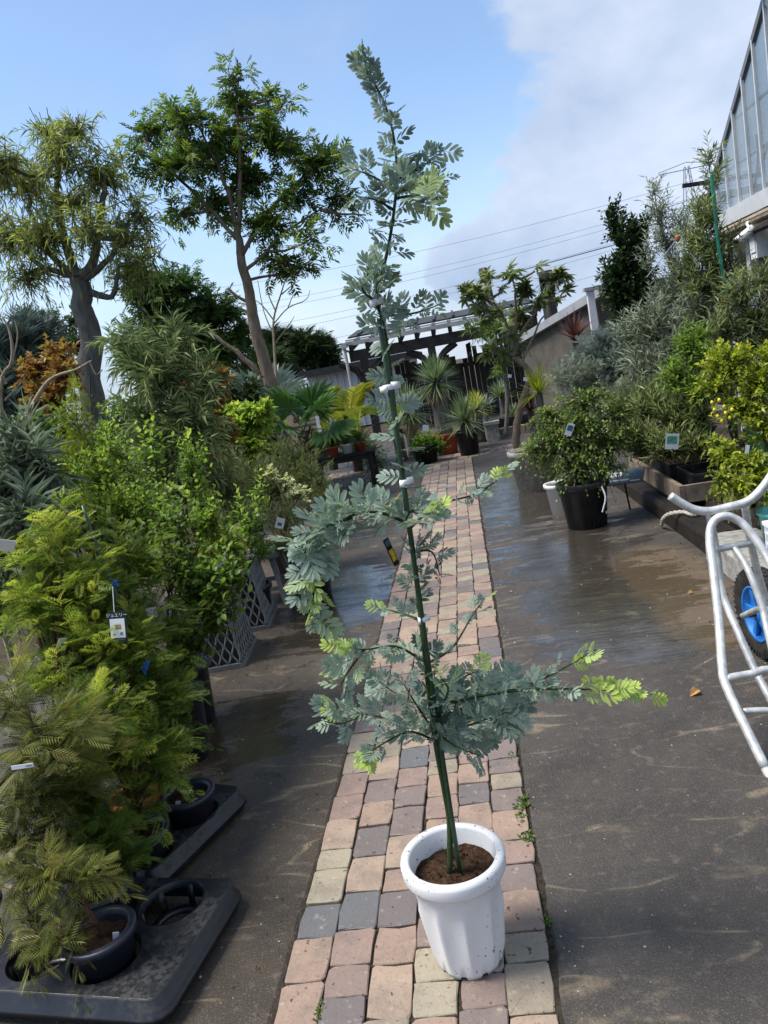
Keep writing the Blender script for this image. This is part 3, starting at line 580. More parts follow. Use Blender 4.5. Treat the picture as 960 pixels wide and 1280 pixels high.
stem_px = [(569, 1072, 0), (562, 1030, 0), (556, 990, 0), (545, 930, -.01), (536, 860, -.01), (528, 790, 0), (520, 720, .0), (511, 650, .01), (503, 590, .0), (494, 520, .01), (486, 450, .01), (478, 400, .01), (470, 372, .0), (478, 340, .0), (487, 300, 0), (494, 250, .0), (496, 210, .01), (491, 165, .0), (480, 128, .0), (464, 98, -.01), (452, 80, -.01)]
stem = np.array([AP(*q) for q in stem_px]); stem[0] = AB + V3(-.014, -.004, .228)
cv = curve(stem, 4); build(Acc().tube(cv, np.linspace(.0075, .0016, len(cv)), 8), 'trunk', 'stem_green', ac, True)
stk = np.array([AP(574, 1073, -.012), AP(546, 900, -.014), AP(516, 690, -.012), AP(494, 530, -.010), AP(474, 398, -.008)]); stk[0] = AB + V3(.012, -.006, .225); sk = curve(stk, 6); build(Acc().tube(sk, .0058, 8), 'stake', 'stake_green', ac, True)
for i, (px, py, w_) in enumerate([(529, 773, .016), (507, 602, .018), (486, 484, .026), (470, 378, .018)]):
    c = AP(px, py, -.006); a = Acc(); a.lathe([(.0115, -.006), (.0128, -.005), (.0128, .005), (.0115, .006)], c, 14); a.box(c + V3(w_ * .62, -.006, .002), (w_ * .8, .0016, .015), ry=-.12 + .1 * i, rz=.3); a.box(c + V3(-w_ * .4, -.010, -.003), (w_ * .7, .0016, .014), ry=.2 - .1 * i, rz=-.4); build(a, 'tie', 'tie_white', ac, True)
# printed variety tag hanging from a branch
c = AP(489, 690, .02); tg = card(ac, c, .016, .070, 'label_tag', 'card_black', yaw=.75, spin=-.28, marks=(('ink_yellow', .02, -.12, .72, .42), ('ink_blue', 0, .34, .7, .2))); build(Acc().tube(curve([c + V3(.012, 0, .042), AP(484, 640, -.02), AP(500, 618, 0)], 4), .0016, 4), 'tag_strap', 'ink_yellow', ac)
# bipinnate leaf: oblong blunt pinnae in opposite pairs
def t_oblong(wd):
    v = np.array([[0, 0, 0], [-wd * .75, .28, .04], [0, .3, 0], [wd * .75, .28, .04], [-wd, .72, .02], [0, .72, -.02], [wd, .72, .02], [-wd * .5, .96, -.02], [wd * .5, .96, -.02], [0, 1.0, -.06]])
    return v, np.array([[0, 2, 1], [0, 3, 2], [1, 2, 5], [1, 5, 4], [2, 3, 6], [2, 6, 5], [4, 5, 9], [4, 9, 7], [5, 6, 9], [6, 8, 9]])
leaf_meshes = {}
def acacia_leaf(var, tint):
    key = (var, tint)
    if key not in leaf_meshes:
        r2 = np.random.default_rng(100 + var); it = []; prs = (3, 4, 5, 4, 3, 5, 4, 3, 4, 5)[var]; ob = t_oblong(r2.uniform(.145, .175))
        for i in range(prs):
            y = .16 + .62 * i / prs; ls = .50 * (1 - .25 * abs(i / max(1, prs - 1) - .4)) * r2.uniform(.88, 1.1)
            for sg in (-1, 1): it.append((ob, ls, sg * (R(58) - R(26) * i / prs + r2.normal() * .09), (0, y, -.10 * y * y + r2.normal() * .012)))
        it.append((ob, .42, r2.normal() * .15 + .16, (0, .62, -.05))); it.append((ob, .42, r2.normal() * .15 - .16, (0, .62, -.05)))
        it.append(((np.array([[-.012, 0, 0], [.012, 0, 0], [.006, .7, -.04], [-.006, .7, -.04]]), np.array([[0, 1, 2], [0, 2, 3]])), 1, 0, (0, 0, 0)))
        v, f = t_join(it); v[:, 2] += -.22 * v[:, 0] ** 2 ; tn = np.full(len(v), tint) + (v[:, 1] - .5) * .06
        a = Acc(); a.v.append(v); a.f.append(f); a.t.append(tn); a.n = len(v); leaf_meshes[key] = a.mesh('acacia_leaf', 'leaf_acacia')
    return leaf_meshes[key]
leaf_recs = []
def leafy(poly, n, size, tints=(.40, .55), tip=0.0, spread=R(62), jit=.012, upw=.25, t0=.05, down=0.0):
    p = curve(poly, 8); d = np.gradient(p, axis=0)
    for i in range(n):
        t = t0 + (1 - t0) * (i + rg.random() * .8) / n; f = t * (len(p) - 1); k = min(int(f), len(p) - 2); c = p[k] + (p[k + 1] - p[k]) * (f - k); tan = nrm(d[k]); ph = i * 2.4 + rg.random() * .9
        u = nrm(np.cross(tan, V3(.2, .9, .35))); w_ = np.cross(u, tan); sp = spread * (1 - .5 * t * (1 if tip else .2))
        dr = tan * math.cos(sp) + (u * math.cos(ph) + w_ * math.sin(ph)) * math.sin(sp) + V3(0, 0, upw - down); tn = rg.uniform(tints[0] - .06, tints[1] + .08)
        if tip and t > 1 - .32: tn = .80 + .2 * tip * rg.random() if rg.random() < tip else tn
        leaf_recs.append((c + rg.normal(size=3) * jit * .3, nrm(dr), size * .95 * rg.uniform(.6, 1.2) * (1 - .25 * t * (tip > 0)), tn, t))
def branch(px, n, size, r0=.0034, **kw):
    pts = [AP(*q) for q in px]; cvb = curve(pts, 5); build(Acc().tube(cvb, np.linspace(r0, .0011, len(cvb)), 5), 'branch', 'stem_green', ac, True); leafy(pts, n, size, **kw)
# lower whorl
branch([(540, 885, 0), (590, 872, -.05), (660, 862, -.10), (740, 862, -.14), (815, 868, -.16)], 44, .064, tip=.8, r0=.004)
branch([(620, 868, -.06), (680, 848, -.10), (745, 812, -.13)], 14, .056, tip=.9, t0=.15)
branch([(542, 905, 0), (580, 885, .03), (620, 880, .05), (650, 900, .06)], 26, .066, tints=(.22, .42))
branch([(545, 930, 0), (575, 915, .05), (605, 925, .08)], 20, .064, tints=(.18, .38))
branch([(541, 900, 0), (560, 865, -.10), (550, 845, -.16)], 10, .062, tip=.9, tints=(.42, .58))
branch([(541, 910, 0), (565, 930, -.08), (600, 945, -.12)], 14, .060, tints=(.25, .45))
branch([(543, 925, 0), (510, 915, -.06), (470, 935, -.10), (462, 942, -.11)], 20, .060, tip=.6)
branch([(541, 915, 0), (490, 900, .03), (440, 890, .05), (405, 888, .06)], 24, .060, tip=.35)
branch([(455, 893, .04), (425, 905, .02), (400, 900, .0)], 8, .056)
branch([(539, 890, 0), (500, 870, .08), (470, 850, .12)], 14, .058, tints=(.25, .48))
branch([(532, 828, 0), (495, 808, -.04), (455, 812, -.07), (418, 806, -.09)], 20, .060, tip=.8)
branch([(455, 812, -.07), (435, 840, -.08), (425, 858, -.09)], 10, .060, tints=(.5, .72))
branch([(527, 775, 0), (495, 765, .05), (470, 758, .08)], 8, .050, tip=.5)
branch([(533, 830, 0), (565, 810, .05), (590, 770, .08), (606, 748, .10)], 13, .046, tip=.3, tints=(.15, .45))
branch([(543, 900, 0), (600, 860, .0), (640, 850, .02)], 18, .068, tints=(.35, .55)); branch([(544, 920, 0), (590, 905, -.06), (635, 890, -.08)], 18, .066, tints=(.3, .5)); branch([(541, 890, 0), (575, 850, .02), (600, 838, .04)], 12, .06, tints=(.35, .6), tip=.5); branch([(543, 915, 0), (520, 880, -.05), (505, 855, -.08)], 10, .058, tints=(.3, .5))
# middle
branch([(513, 655, 0), (470, 640, -.05), (430, 650, -.10), (400, 690, -.14), (388, 735, -.16), (398, 775, -.16)], 54, .078, tip=.35, r0=.004, tints=(.38, .58))
branch([(440, 648, -.09), (405, 660, -.14), (378, 690, -.17)], 20, .080, tints=(.38, .58))
branch([(511, 640, 0), (555, 628, .06), (600, 615, .10), (635, 588, .12)], 20, .052, tip=.7)
branch([(513, 660, 0), (530, 645, -.06), (548, 640, -.09)], 13, .066, tip=.6)
branch([(515, 690, 0), (540, 690, -.02), (550, 720, -.03)], 9, .050, tints=(.05, .25))
leafy([AP(524, 770), AP(514, 680)], 16, .05, tints=(.08, .3)); leafy([AP(512, 665), AP(480, 410)], 24, .060, upw=.05, tints=(.30, .52), spread=R(85)); leafy([AP(545, 935), AP(530, 800)], 20, .05, tints=(.05, .3))
# upper
leafy([AP(482, 420), AP(467, 365), AP(480, 335)], 26, .062, tints=(.36, .55), spread=R(75))
branch([(476, 395, 0), (515, 392, .03), (552, 380, .05)], 12, .050, tints=(.2, .5))
branch([(474, 380, 0), (455, 365, -.02), (450, 350, -.03)], 6, .055, tints=(.2, .5))
leafy([AP(486, 325), AP(492, 265)], 12, .060, spread=R(85), upw=0, tints=(.25, .5)); leafy([AP(492, 270), AP(497, 190)], 16, .062, spread=R(80), upw=0, tints=(.25, .5))
branch([(494, 238, 0), (465, 220, .0), (432, 208, .02)], 8, .055, tints=(.3, .5), t0=.4); branch([(492, 262, 0), (470, 250, .0), (445, 245, .0)], 6, .055, tints=(.3, .5), t0=.3)
branch([(495, 248, 0), (515, 245, -.04), (540, 248, -.06)], 15, .064, tints=(.5, .66)); branch([(496, 225, 0), (525, 210, .02), (552, 190, .04)], 10, .052, tints=(.2, .5), t0=.2); branch([(496, 240, 0), (530, 232, .03), (560, 225, .05)], 8, .052, tints=(.2, .45), t0=.3)
leafy([AP(497, 195), AP(490, 160), AP(482, 130)], 9, .050, spread=R(75), tints=(.2, .45)); leafy([AP(484, 140), AP(471, 112), AP(460, 94), AP(452, 82)], 20, .046, tints=(.25, .5), spread=R(50)); leafy([AP(453, 84), AP(447, 74)], 4, .036, tints=(.6, .7), spread=R(45))
order = sorted(range(len(leaf_recs)), key=lambda i: -leaf_recs[i][2]); stuff = []
for q, i in enumerate(order):
    c, d, s_, tn, t = leaf_recs[i]; x, y, z = frames(d[None], np.array([[rg.normal() * .5, -.35 + rg.normal() * .45, 1.0]]), np.array([rg.normal() * .75])); mw = Matrix([[x[0][k], y[0][k], z[0][k], 0] for k in range(3)] + [[0, 0, 0, 1]])
    mw = Matrix.Translation(c) @ mw @ Matrix.Diagonal((s_, s_, s_, 1)); me = acacia_leaf(int(rg.integers(10)), round(float(np.clip(tn, 0, 1)) * 12) / 12)
    if q < 300: mesh_obj('leaf', me, ac, mw)
    else: stuff.append((me, mw))
a = Acc()
for me, mw in stuff:
    n = len(me.vertices); v = np.empty(n * 3); me.vertices.foreach_get('co', v); v = v.reshape(-1, 3); m4 = np.array(mw); v = v @ m4[:3, :3].T + m4[:3, 3]; tn = np.empty(n); me.attributes['tint'].data.foreach_get('value', tn)
    f = np.array([list(p.vertices) for p in me.polygons]); a.v.append(v); a.f.append(f + a.n); a.t.append(tn); a.n += n
build(a, 'small_leaves', 'leaf_acacia', ac, kind='stuff')

# ================================================================ LEFT: carrying trays and the pots in them
def tray(label, c, rz, W, D, hz, holes, hr):
    """moulded carrying tray: a deck pierced by round holes, open ribbed cups below them and a stepped skirt"""
    import bmesh
    t = thing('carry_tray', label, 'plant tray', (c[0], c[1], 0)); Rm = np.array(Matrix.Rotation(rz, 3, 'Z')); o = V3(c[0], c[1], 0); n = 28; loops = []; cr = .035
    outer = [(sx * (W / 2 - cr) + cr * math.cos(b), sy * (D / 2 - cr) + cr * math.sin(b)) for sx, sy, b0 in ((1, 1, 0), (-1, 1, math.pi / 2), (-1, -1, math.pi), (1, -1, 1.5 * math.pi)) for b in (b0, b0 + .4, b0 + .8, b0 + 1.17, b0 + 1.57)]
    loc = [(np.array([h_[0] - c[0], h_[1] - c[1], 0]) @ Rm)[:2] for h_ in holes]; bm = bmesh.new(); edges = []
    for lp in [outer] + [[(h_[0] + hr * math.cos(k * 2 * math.pi / n), h_[1] + hr * math.sin(k * 2 * math.pi / n)) for k in range(n)] for h_ in loc]:
        vs = [bm.verts.new((x, y, hz)) for x, y in lp]; edges += [bm.edges.new((vs[k], vs[(k + 1) % len(vs)])) for k in range(len(vs))]
    bmesh.ops.triangle_fill(bm, edges=edges, use_beauty=True); bm.verts.index_update(); V_ = np.array([v.co[:] for v in bm.verts]); F_ = np.array([[v.index for v in f.verts] for f in bm.faces]); bm.free(); a = Acc(); a.add(V_ @ Rm.T + o, F_); build(a, 'deck', 'plastic_black', t)
    for h_ in loc:
        hc = Rm @ V3(h_[0], h_[1], 0) + o; cup = Acc().lathe([(hr + .001, hz + .0015), (hr - .002, hz - .002), (hr - .004, hz - .02)], hc, n)
        for s_ in range(6):
            th = s_ * math.pi / 3 + .3; ou = V3(math.cos(th), math.sin(th), 0); cup.beam(hc + ou * (hr - .005) + V3(0, 0, hz - .01), hc + ou * (hr * .86) + V3(0, 0, .006), .02, .004, up=ou)
        cup.lathe([(hr * .9, .003), (hr * .9, .012), (hr * .62, .012), (hr * .62, .003)], hc, 20); build(cup, 'cup', 'plastic_black', t, True)
    rim = Acc(); prof = [(-.002, hz + .0005), (.004, hz - .003), (.008, hz - .036), (.020, hz - .041), (.022, hz - .052), (.014, hz - .054), (.010, hz - .072)]; oa = np.array(outer); nn = nrm(np.c_[oa - np.array([[np.clip(x, -W / 2 + cr, W / 2 - cr), np.clip(y, -D / 2 + cr, D / 2 - cr)] for x, y in outer]), np.zeros(len(outer))])[:, :2]; vs = []
    for pr, z in prof: vs += [[x + pr * q[0], y + pr * q[1], z] for (x, y), q in zip(outer, nn)]
    n2 = len(outer); rim.add(np.array(vs) @ Rm.T + o, [[k * n2 + i, k * n2 + (i + 1) % n2, (k + 1) * n2 + (i + 1) % n2, (k + 1) * n2 + i] for k in range(len(prof) - 1) for i in range(n2)]); build(rim, 'rim', 'plastic_black', t, True)
tray('black plastic carrying tray with two empty holes beside the path', (-1.21, 1.735), R(-9), .60, .43, .085, [(-1.045, 1.825), (-1.155, 1.635), (-1.245, 1.815), (-1.357, 1.665)], .092)
tray('black plastic carrying tray full of pots standing next to the holed tray', (-1.36, 2.29), R(-20), .58, .47, .085, [(-1.235, 2.075), (-1.147, 2.275), (-1.335, 2.275), (-1.435, 2.10), (-1.40, 2.47)], .092)
def FB(base, l):  # pixel blobs at a given depth
    return [B(*q) for q in l]
FE = dict(up=.75, droop=.30, shell=.6, rnd=1.0, lvar=.6)
def stuck_tag(t, base, dx, dy, z0, wd=.016, ht=.07, lean=.2, yaw=.2): card(t, base + V3(dx, dy, z0 + ht * .3), wd, ht, 'stick_tag', 'card_white', yaw=yaw, lean=lean, spin=.25)
P10 = (.082, .066, .155, dict(mat='plastic_navy', soil=.028))
b = V3(-1.155, 1.635, 0); b[2] = .012
pl = plant('feathery_shrub', 'sparse olive feathery shrub with bent brown trunk in the tray pot', 'shrub', b, FB(b, [(60, 1085, 1.66, 42, 32), (95, 1095, 1.62, 36, 30), (40, 1150, 1.62, 34, 26), (80, 1165, 1.58, 34, 20), (30, 1090, 1.7, 30, 40)]), T_FERN, 'leaf_feather_olive', 55, .15, 8, .07, 31, trunk=[P(122, 1150, 1.61), P(100, 1120, 1.63), P(86, 1090, 1.65)], tr=(.008, .005), pt=P10, twr=.0014, tw_kw=dict(up=.1, droop=.45, shell=.5), lf_kw=dict(flat=True, tint=(.15, .7)))
stuck_tag(pl, b, .045, -.01, .10)
b = V3(-1.64, 1.78, 0); b[2] = .012
plant('feathery_shrub', 'yellowish feathery shrub with bronze tips on the ground behind the holed tray', 'shrub', b, FB(b, [(55, 920, 1.85, 62, 52), (35, 985, 1.82, 52, 52), (90, 970, 1.9, 44, 44), (30, 1045, 1.8, 44, 40), (20, 870, 1.9, 40, 44), (75, 1030, 1.85, 36, 30)]), T_FERN, 'leaf_feather_olive', 110, .19, 8, .085, 32, tr=(.007, .004), pt=P10, twr=.0014, tw_kw=FE, lf_kw=dict(flat=True, sunk=.55, tint=(.2, .75)))
b = V3(-1.245, 1.815, 0); b[2] = .012
plant('feathery_shrub', 'low green feathery shrub in a navy pot between the two trays', 'shrub', b, FB(b, [(120, 1040, 1.9, 46, 36), (150, 1070, 1.86, 30, 24), (95, 1000, 1.95, 36, 40)]), T_FERN, 'leaf_feather', 120, .12, 13, .052, 33, tr=(.006, .004), pt=P10, twr=.0014, tw_kw=FE, lf_kw=dict(flat=True, sunk=.55, tint=(.1, .6)))
b = V3(-1.235, 2.075, 0); b[2] = .012
plant('feathery_shrub', 'bright green feathery shrub hanging over the rear tray', 'shrub', b, FB(b, [(150, 950, 2.12, 56, 52), (190, 930, 2.18, 34, 44), (120, 900, 2.12, 50, 52), (165, 1000, 2.1, 36, 26), (200, 965, 2.15, 26, 30)]), T_FERN2, 'leaf_feather', 125, .19, 8, .078, 34, tr=(.008, .004), pt=P10, twr=.0014, tw_kw=FE, lf_kw=dict(flat=True, sunk=.55, tint=(.3, .85)))
b = V3(-1.147, 2.275, 0); b[2] = .012
pl = plant('feathery_shrub', 'dark green feathery shrub with two brown stems and white stick tags', 'shrub', b, FB(b, [(205, 890, 2.36, 40, 44), (175, 850, 2.4, 44, 44), (215, 935, 2.34, 24, 22)]), T_FERN2, 'leaf_feather', 90, .19, 8, .072, 35, tr=(.007, .004), pt=P10, twr=.0014, tw_kw=FE, lf_kw=dict(flat=True, sunk=.55, tint=(.05, .55)))
for dx, dy, yw in ((-.03, -.03, .3), (-.01, -.045, -.4), (.03, -.035, 1.0)): stuck_tag(pl, b, dx, dy, .10, .017, .06, .35, yw)
b = V3(-1.335, 2.275, 0); b[2] = .012
plant('feathery_shrub', 'lime feathery shrub in the terracotta-coloured pot', 'shrub', b, FB(b, [(130, 820, 2.35, 60, 56), (90, 790, 2.35, 50, 56), (170, 800, 2.42, 40, 50), (70, 850, 2.25, 40, 50)]), T_FERN2, 'leaf_feather', 145, .20, 8, .080, 36, tr=(.008, .004), pt=(.082, .066, .17, dict(mat='terracotta', soil=.025)), twr=.0014, tw_kw=FE, lf_kw=dict(flat=True, sunk=.55, tint=(.35, .9)))
b = V3(-1.435, 2.10, 0); b[2] = .012
plant('feathery_shrub', 'tall lime feathery shrub with red-brown leader beside the green stake', 'shrub', b, FB(b, [(65, 690, 2.5, 44, 52), (85, 740, 2.45, 54, 44), (40, 760, 2.35, 44, 50), (75, 640, 2.55, 26, 30), (120, 720, 2.5, 36, 44)]), T_FERN2, 'leaf_feather', 140, .20, 8, .080, 37, tr=(.009, .004), pt=P10, twr=.0014, tw_kw=FE, lf_kw=dict(flat=True, sunk=.55, tint=(.4, .95)))
b = V3(-1.40, 2.47, 0); b[2] = .012
jt = plant('feathery_shrub', 'dense mid-green feathery shrub bearing the black picture tag', 'shrub', b, FB(b, [(150, 760, 2.62, 40, 60), (185, 780, 2.62, 34, 60), (160, 690, 2.7, 36, 50), (195, 850, 2.55, 30, 36)]), T_FERN2, 'leaf_feather', 125, .19, 8, .075, 38, tr=(.008, .004), pt=P10, twr=.0014, tw_kw=FE, lf_kw=dict(flat=True, sunk=.55, tint=(.15, .65)))
sk = np.array([P(103, 632, 2.52), P(128, 700, 2.48), P(150, 756, 2.44), P(166, 830, 2.5)]); build(Acc().tube(curve(sk, 4), .0055, 7), 'stake', 'stake_green', jt, True)
build(Acc().lathe([(.009, -.006), (.012, 0), (.009, .006)], P(143, 727, 2.45), 10).box(P(146, 731, 2.44), (.02, .004, .010), ry=.5), 'tie', 'tie_blue', jt); build(Acc().box(P(183, 832, 2.3), (.016, .003, .036), ry=.5).box(P(180, 838, 2.3), (.008, .003, .03), ry=-.2), 'tie', 'tie_blue', jt)
# black picture tag with the variety name
cT = P(147, 783, 2.28); lt = thing('name_tag', 'black-bordered picture tag with white katakana title among the feathery shrubs', 'plant tag', cT); rotT = Matrix.Rotation(R(5), 3, 'Z') @ Matrix.Rotation(R(-8), 3, 'X') @ Matrix.Rotation(R(6), 3, 'Y')
tw_, th_ = .062, .104; bo = card(lt, cT, tw_, th_, 'card', 'card_black', yaw=R(5), lean=R(-8), spin=R(6), marks=(('card_white', 0, -.06, .80, .62), ('ink_orange', .04, -.02, .34, .16), ('ink_grey', -.2, -.26, .14, .06), ('ink_green', .2, -.24, .16, .1), ('ink_grey', 0, -.43, .7, .04)))
try:
    cu = bpy.data.curves.new('title', 'FONT'); cu.body = '\u30b8\u30e5\u30a8\u30ea\u30fc'; cu.size = .0145; cu.align_x = 'CENTER'; cu.align_y = 'CENTER'; cu.extrude = .0003
    tob = bpy.data.objects.new('title_curve', cu); col.objects.link(tob); bpy.context.view_layer.update(); dg = bpy.context.evaluated_depsgraph_get(); me = bpy.data.meshes.new_from_object(tob.evaluated_get(dg)); bpy.data.objects.remove(tob)
    me.materials.clear(); me.materials.append(M['card_white']); to = bpy.data.objects.new('title', me); col.objects.link(to); to.parent = bo; to.matrix_local = (rotT.to_4x4() @ Matrix.Translation((0, -.0016, th_ * .36)) @ Matrix.Rotation(R(90), 4, 'X'))
except Exception as e: print('text', e)
build(Acc().tube(curve([cT + V3(0, .002, .05), cT + V3(.004, .01, .09), cT + V3(.002, .03, .13)], 3), .0012, 4), 'loop', 'card_white', lt)
for i, (px, py, Y, w_, h_, yw, ln, lb) in enumerate([(28, 958, 1.62, .058, .011, .05, .0, 'long narrow white strip tag in front of the yellowish shrub'), (76, 806, 2.26, .03, .055, .9, .6, 'crumpled white tag deep among the lime feathery shrubs'), (190, 768, 2.6, .04, .06, .3, .3, 'grey faded tag hanging behind the black picture tag'), (8, 682, 2.2, .05, .05, .3, .6, 'white tag caught in the blue-green needles'), (350, 654, 4.7, .055, .075, .1, .2, 'white diamond-tilted tag standing over the mossy plant'), (296, 661, 4.3, .05, .07, .3, .5, 'white leaning tag above the yellow shrub'), (279, 708, 3.9, .09, .06, .4, .7, 'white bent tag lying against the lattice planter')]):
    c = P(px, py, Y); t = thing('plant_tag', lb, 'plant tag', c); card(t, c, w_, h_, 'card', 'card_white', yaw=yw, lean=ln, spin=(0, .3, .1, .5, .45, .3, .6)[i], marks=(('ink_grey', .3, 0, .3, .25),) if i == 0 else ((('ink_grey', 0, -.1, .5, .3),) if i in (4, 5) else ())); build(Acc().tube(curve([c + V3(0, .003, -h_ * .4), c + V3(.003, .012, -h_ * .4 - .05), c + V3(0, .02, -h_ * .4 - .12)], 3), .0012, 4), 'stalk', 'stake_green', t)
# ---------------- leafy shrubs in tall black pots
TP = (.095, .075, .30, dict(mat='plastic_black', soil=.03)); UP = dict(up=1.0, droop=.05, shell=.6, out_=.5)
b = V3(-1.37, 2.86, 0); plant('leafy_shrub', 'tall leafy shrub with rounded fresh green leaves in a tall black pot by the lane', 'shrub', b, FB(b, [(235, 800, 2.85, 40, 44), (255, 730, 2.85, 44, 44), (225, 720, 2.9, 40, 52), (270, 770, 2.8, 34, 34), (215, 660, 2.95, 34, 40), (230, 840, 2.8, 26, 22), (290, 720, 2.85, 22, 36)]), T_OVAL, 'leaf_lime', 300, .17, 7, .036, 41, tr=(.007, .003), bark='bark_brown', pt=TP, twr=.0016, tw_kw=UP, lf_kw=dict(tint=(.02, .5), sunk=.45, spread=R(75)))
b = V3(-1.46, 3.2, 0); plant('leafy_shrub', 'leafy shrub with upright lime spires in the rear tall black pot', 'shrub', b, FB(b, [(190, 560, 3.2, 15, 45), (240, 590, 3.2, 18, 50), (200, 640, 3.2, 40, 44), (260, 650, 3.15, 34, 44), (310, 650, 3.1, 14, 40), (322, 620, 3.1, 10, 30), (290, 680, 3.1, 24, 30), (165, 610, 3.3, 24, 44)]), T_OVAL, 'leaf_lime', 300, .18, 9, .030, 42, tr=(.006, .003), bark='stem_green', pt=TP, twr=.0016, tw_kw=UP, lf_kw=dict(tint=(.3, .8), spread=R(75)))
b = V3(-1.72, 2.9, 0); plant('leafy_shrub', 'bushy lime shrub behind the tall black pots', 'shrub', b, FB(b, [(150, 640, 3.1, 40, 40), (120, 600, 3.2, 30, 40), (180, 700, 3.0, 40, 44), (140, 560, 3.3, 18, 36)]), T_OVAL2, 'leaf_lime', 300, .16, 9, .03, 43, tr=(.006, .003), pt=TP, twr=.0016, tw_kw=UP, lf_kw=dict(tint=(.25, .75)))
# ---------------- lattice planters and plastic stand
def lattice_planter(label, c, rz, W, D, H):
    t = thing('lattice_planter', label, 'planter', (c[0], c[1], 0)); Rm = np.array(Matrix.Rotation(rz, 3, 'Z')); o = V3(c[0], c[1], 0)
    for s_, (ux, uy, hw, hd) in enumerate(((1, 0, W / 2, D / 2), (0, 1, D / 2, W / 2), (-1, 0, W / 2, D / 2), (0, -1, D / 2, W / 2))):
        a = Acc(); n = 15; zs = np.linspace(.025, H - .01, 22)
        for k in range(n):
            for sg in ((-1, 1)[k % 2],):
                u = (-1 + 2 * k / (n - 1)); pts = []
                for z in zs:
                    tp = 1 - .20 * z / H; uu = np.clip(u * hw + sg * .011 * math.sin(z * 62), -hw, hw) * tp; nn = hd * tp; pts.append(Rm @ V3(ux * uu + uy * nn, uy * uu - ux * nn, z) + o)
                a.tube(pts, .0058, 4)
        build(a, 'lattice_panel', 'plastic_lattice', t, True)
    for z, tp, nm in ((.014, 1.0, 'foot_rim'), (H, .80, 'top_rim')):
        a = Acc(); pc = [V3(sx * W / 2 * tp, sy * D / 2 * tp, z) for sx, sy in ((1, 1), (-1, 1), (-1, -1), (1, -1), (1, 1))]
        for p, q in zip(pc[:-1], pc[1:]): a.beam(Rm @ (p + nrm(p - q) * .008) + o, Rm @ (q + nrm(q - p) * .007) + o, .022, .026)
        build(a, nm, 'plastic_lattice', t)
    a = Acc(); a.add(np.array([[sx * W * .37, sy * D * .37, H - .05] for sx, sy in ((-1, -1), (1, -1), (1, 1), (-1, 1))]) @ Rm.T + o, [[0, 1, 2, 3]]); build(a, 'soil', 'soil', t)
    for nm_z in (1,):
        a = Acc(); q = np.array([[sx * W * .47, sy * D * .47, .03] for sx, sy in ((-1, -1), (1, -1), (1, 1), (-1, 1))] + [[sx * W * .385, sy * D * .385, H - .02] for sx, sy in ((-1, -1), (1, -1), (1, 1), (-1, 1))]); a.add(q @ Rm.T + o, [[0, 1, 5, 4], [1, 2, 6, 5], [2, 3, 7, 6], [3, 0, 4, 7]]); build(a, 'liner', 'plastic_black', t)
    return t
g1 = G(268, 838); g2 = G(318, 790)
lattice_planter('grey plastic lattice planter next to the tall black pots', (-1.66, 4.02), R(6), .42, .42, .36)
lattice_planter('grey plastic lattice planter beside the small grey stand', (-1.66, 4.62), R(6), .40, .40, .38)
t = thing('plant_stand', 'small grey plastic stand with splayed legs and a white-edged pot tray', 'stand', (-1.62, 5.08, 0))
a = Acc().box((-1.62, 5.08, .36), (.40, .34, .035)); build(a, 'top', 'plastic_grey', t)
for sx in (-1, 1):
    for sy in (-1, 1): build(Acc().beam((-1.62 + sx * .14, 5.08 + sy * .11, .345), (-1.62 + sx * .20, 5.08 + sy * .17, 0), .035, .03, up=(0, 1, 0)), 'leg', 'plastic_grey', t)
build(Acc().beam((-1.80, 4.935, .12), (-1.44, 4.935, .12), .02, .03).beam((-1.80, 5.225, .12), (-1.44, 5.225, .12), .02, .03).beam((-1.44, 4.94, .14), (-1.44, 5.22, .14), .02, .03), 'stretcher', 'plastic_grey', t)
a = Acc()
for sx, sy, w_, d_ in ((0, -1, .36, .010), (0, 1, .36, .010), (-1, 0, .010, .29), (1, 0, .010, .29)): a.box((-1.62 + sx * .175, 5.08 + sy * .145, .40), (w_, d_, .045))
build(a, 'tray_edge', 'plastic_white', t)
b = V3(-1.62, 5.08, .3785); plant('mossy_plant', 'low olive mossy plant on the grey plastic stand', 'plant', b, FB(b, [(345, 685, 5.0, 26, 16), (365, 675, 5.05, 16, 14), (330, 690, 4.95, 16, 14)]), T_FERN, 'leaf_feather_olive', 240, .07, 8, .03, 51, tr=(.004, .002), pt=(.09, .07, .11, dict(soil=.02)), twr=.001, tw_kw=UP, lf_kw=dict(tint=(.1, .6)))
b = V3(-1.66, 4.02, .311); plant('yellow_shrub', 'small golden-yellow shrub in the lattice planter', 'shrub', b, FB(b, [(283, 675, 4.1, 20, 18), (262, 690, 4.0, 18, 18), (300, 690, 4.1, 14, 16), (255, 720, 4.0, 20, 16)]), T_FERN2, 'leaf_yellow', 260, .08, 8, .03, 52, tr=(.004, .002), bark='stem_green', twr=.001, tw_kw=UP, lf_kw=dict(tint=(.2, .85)))
b = V3(-1.66, 4.62, .331); plant('leafy_shrub', 'small leafy green shrub in the lattice planter beside the stand', 'shrub', b, FB(b, [(310, 660, 4.6, 22, 26), (325, 690, 4.6, 18, 16), (300, 640, 4.7, 14, 24)]), T_OVAL2, 'leaf_lime', 200, .11, 8, .026, 53, tr=(.004, .002), bark='stem_green', twr=.001, tw_kw=UP, lf_kw=dict(tint=(.1, .6)))
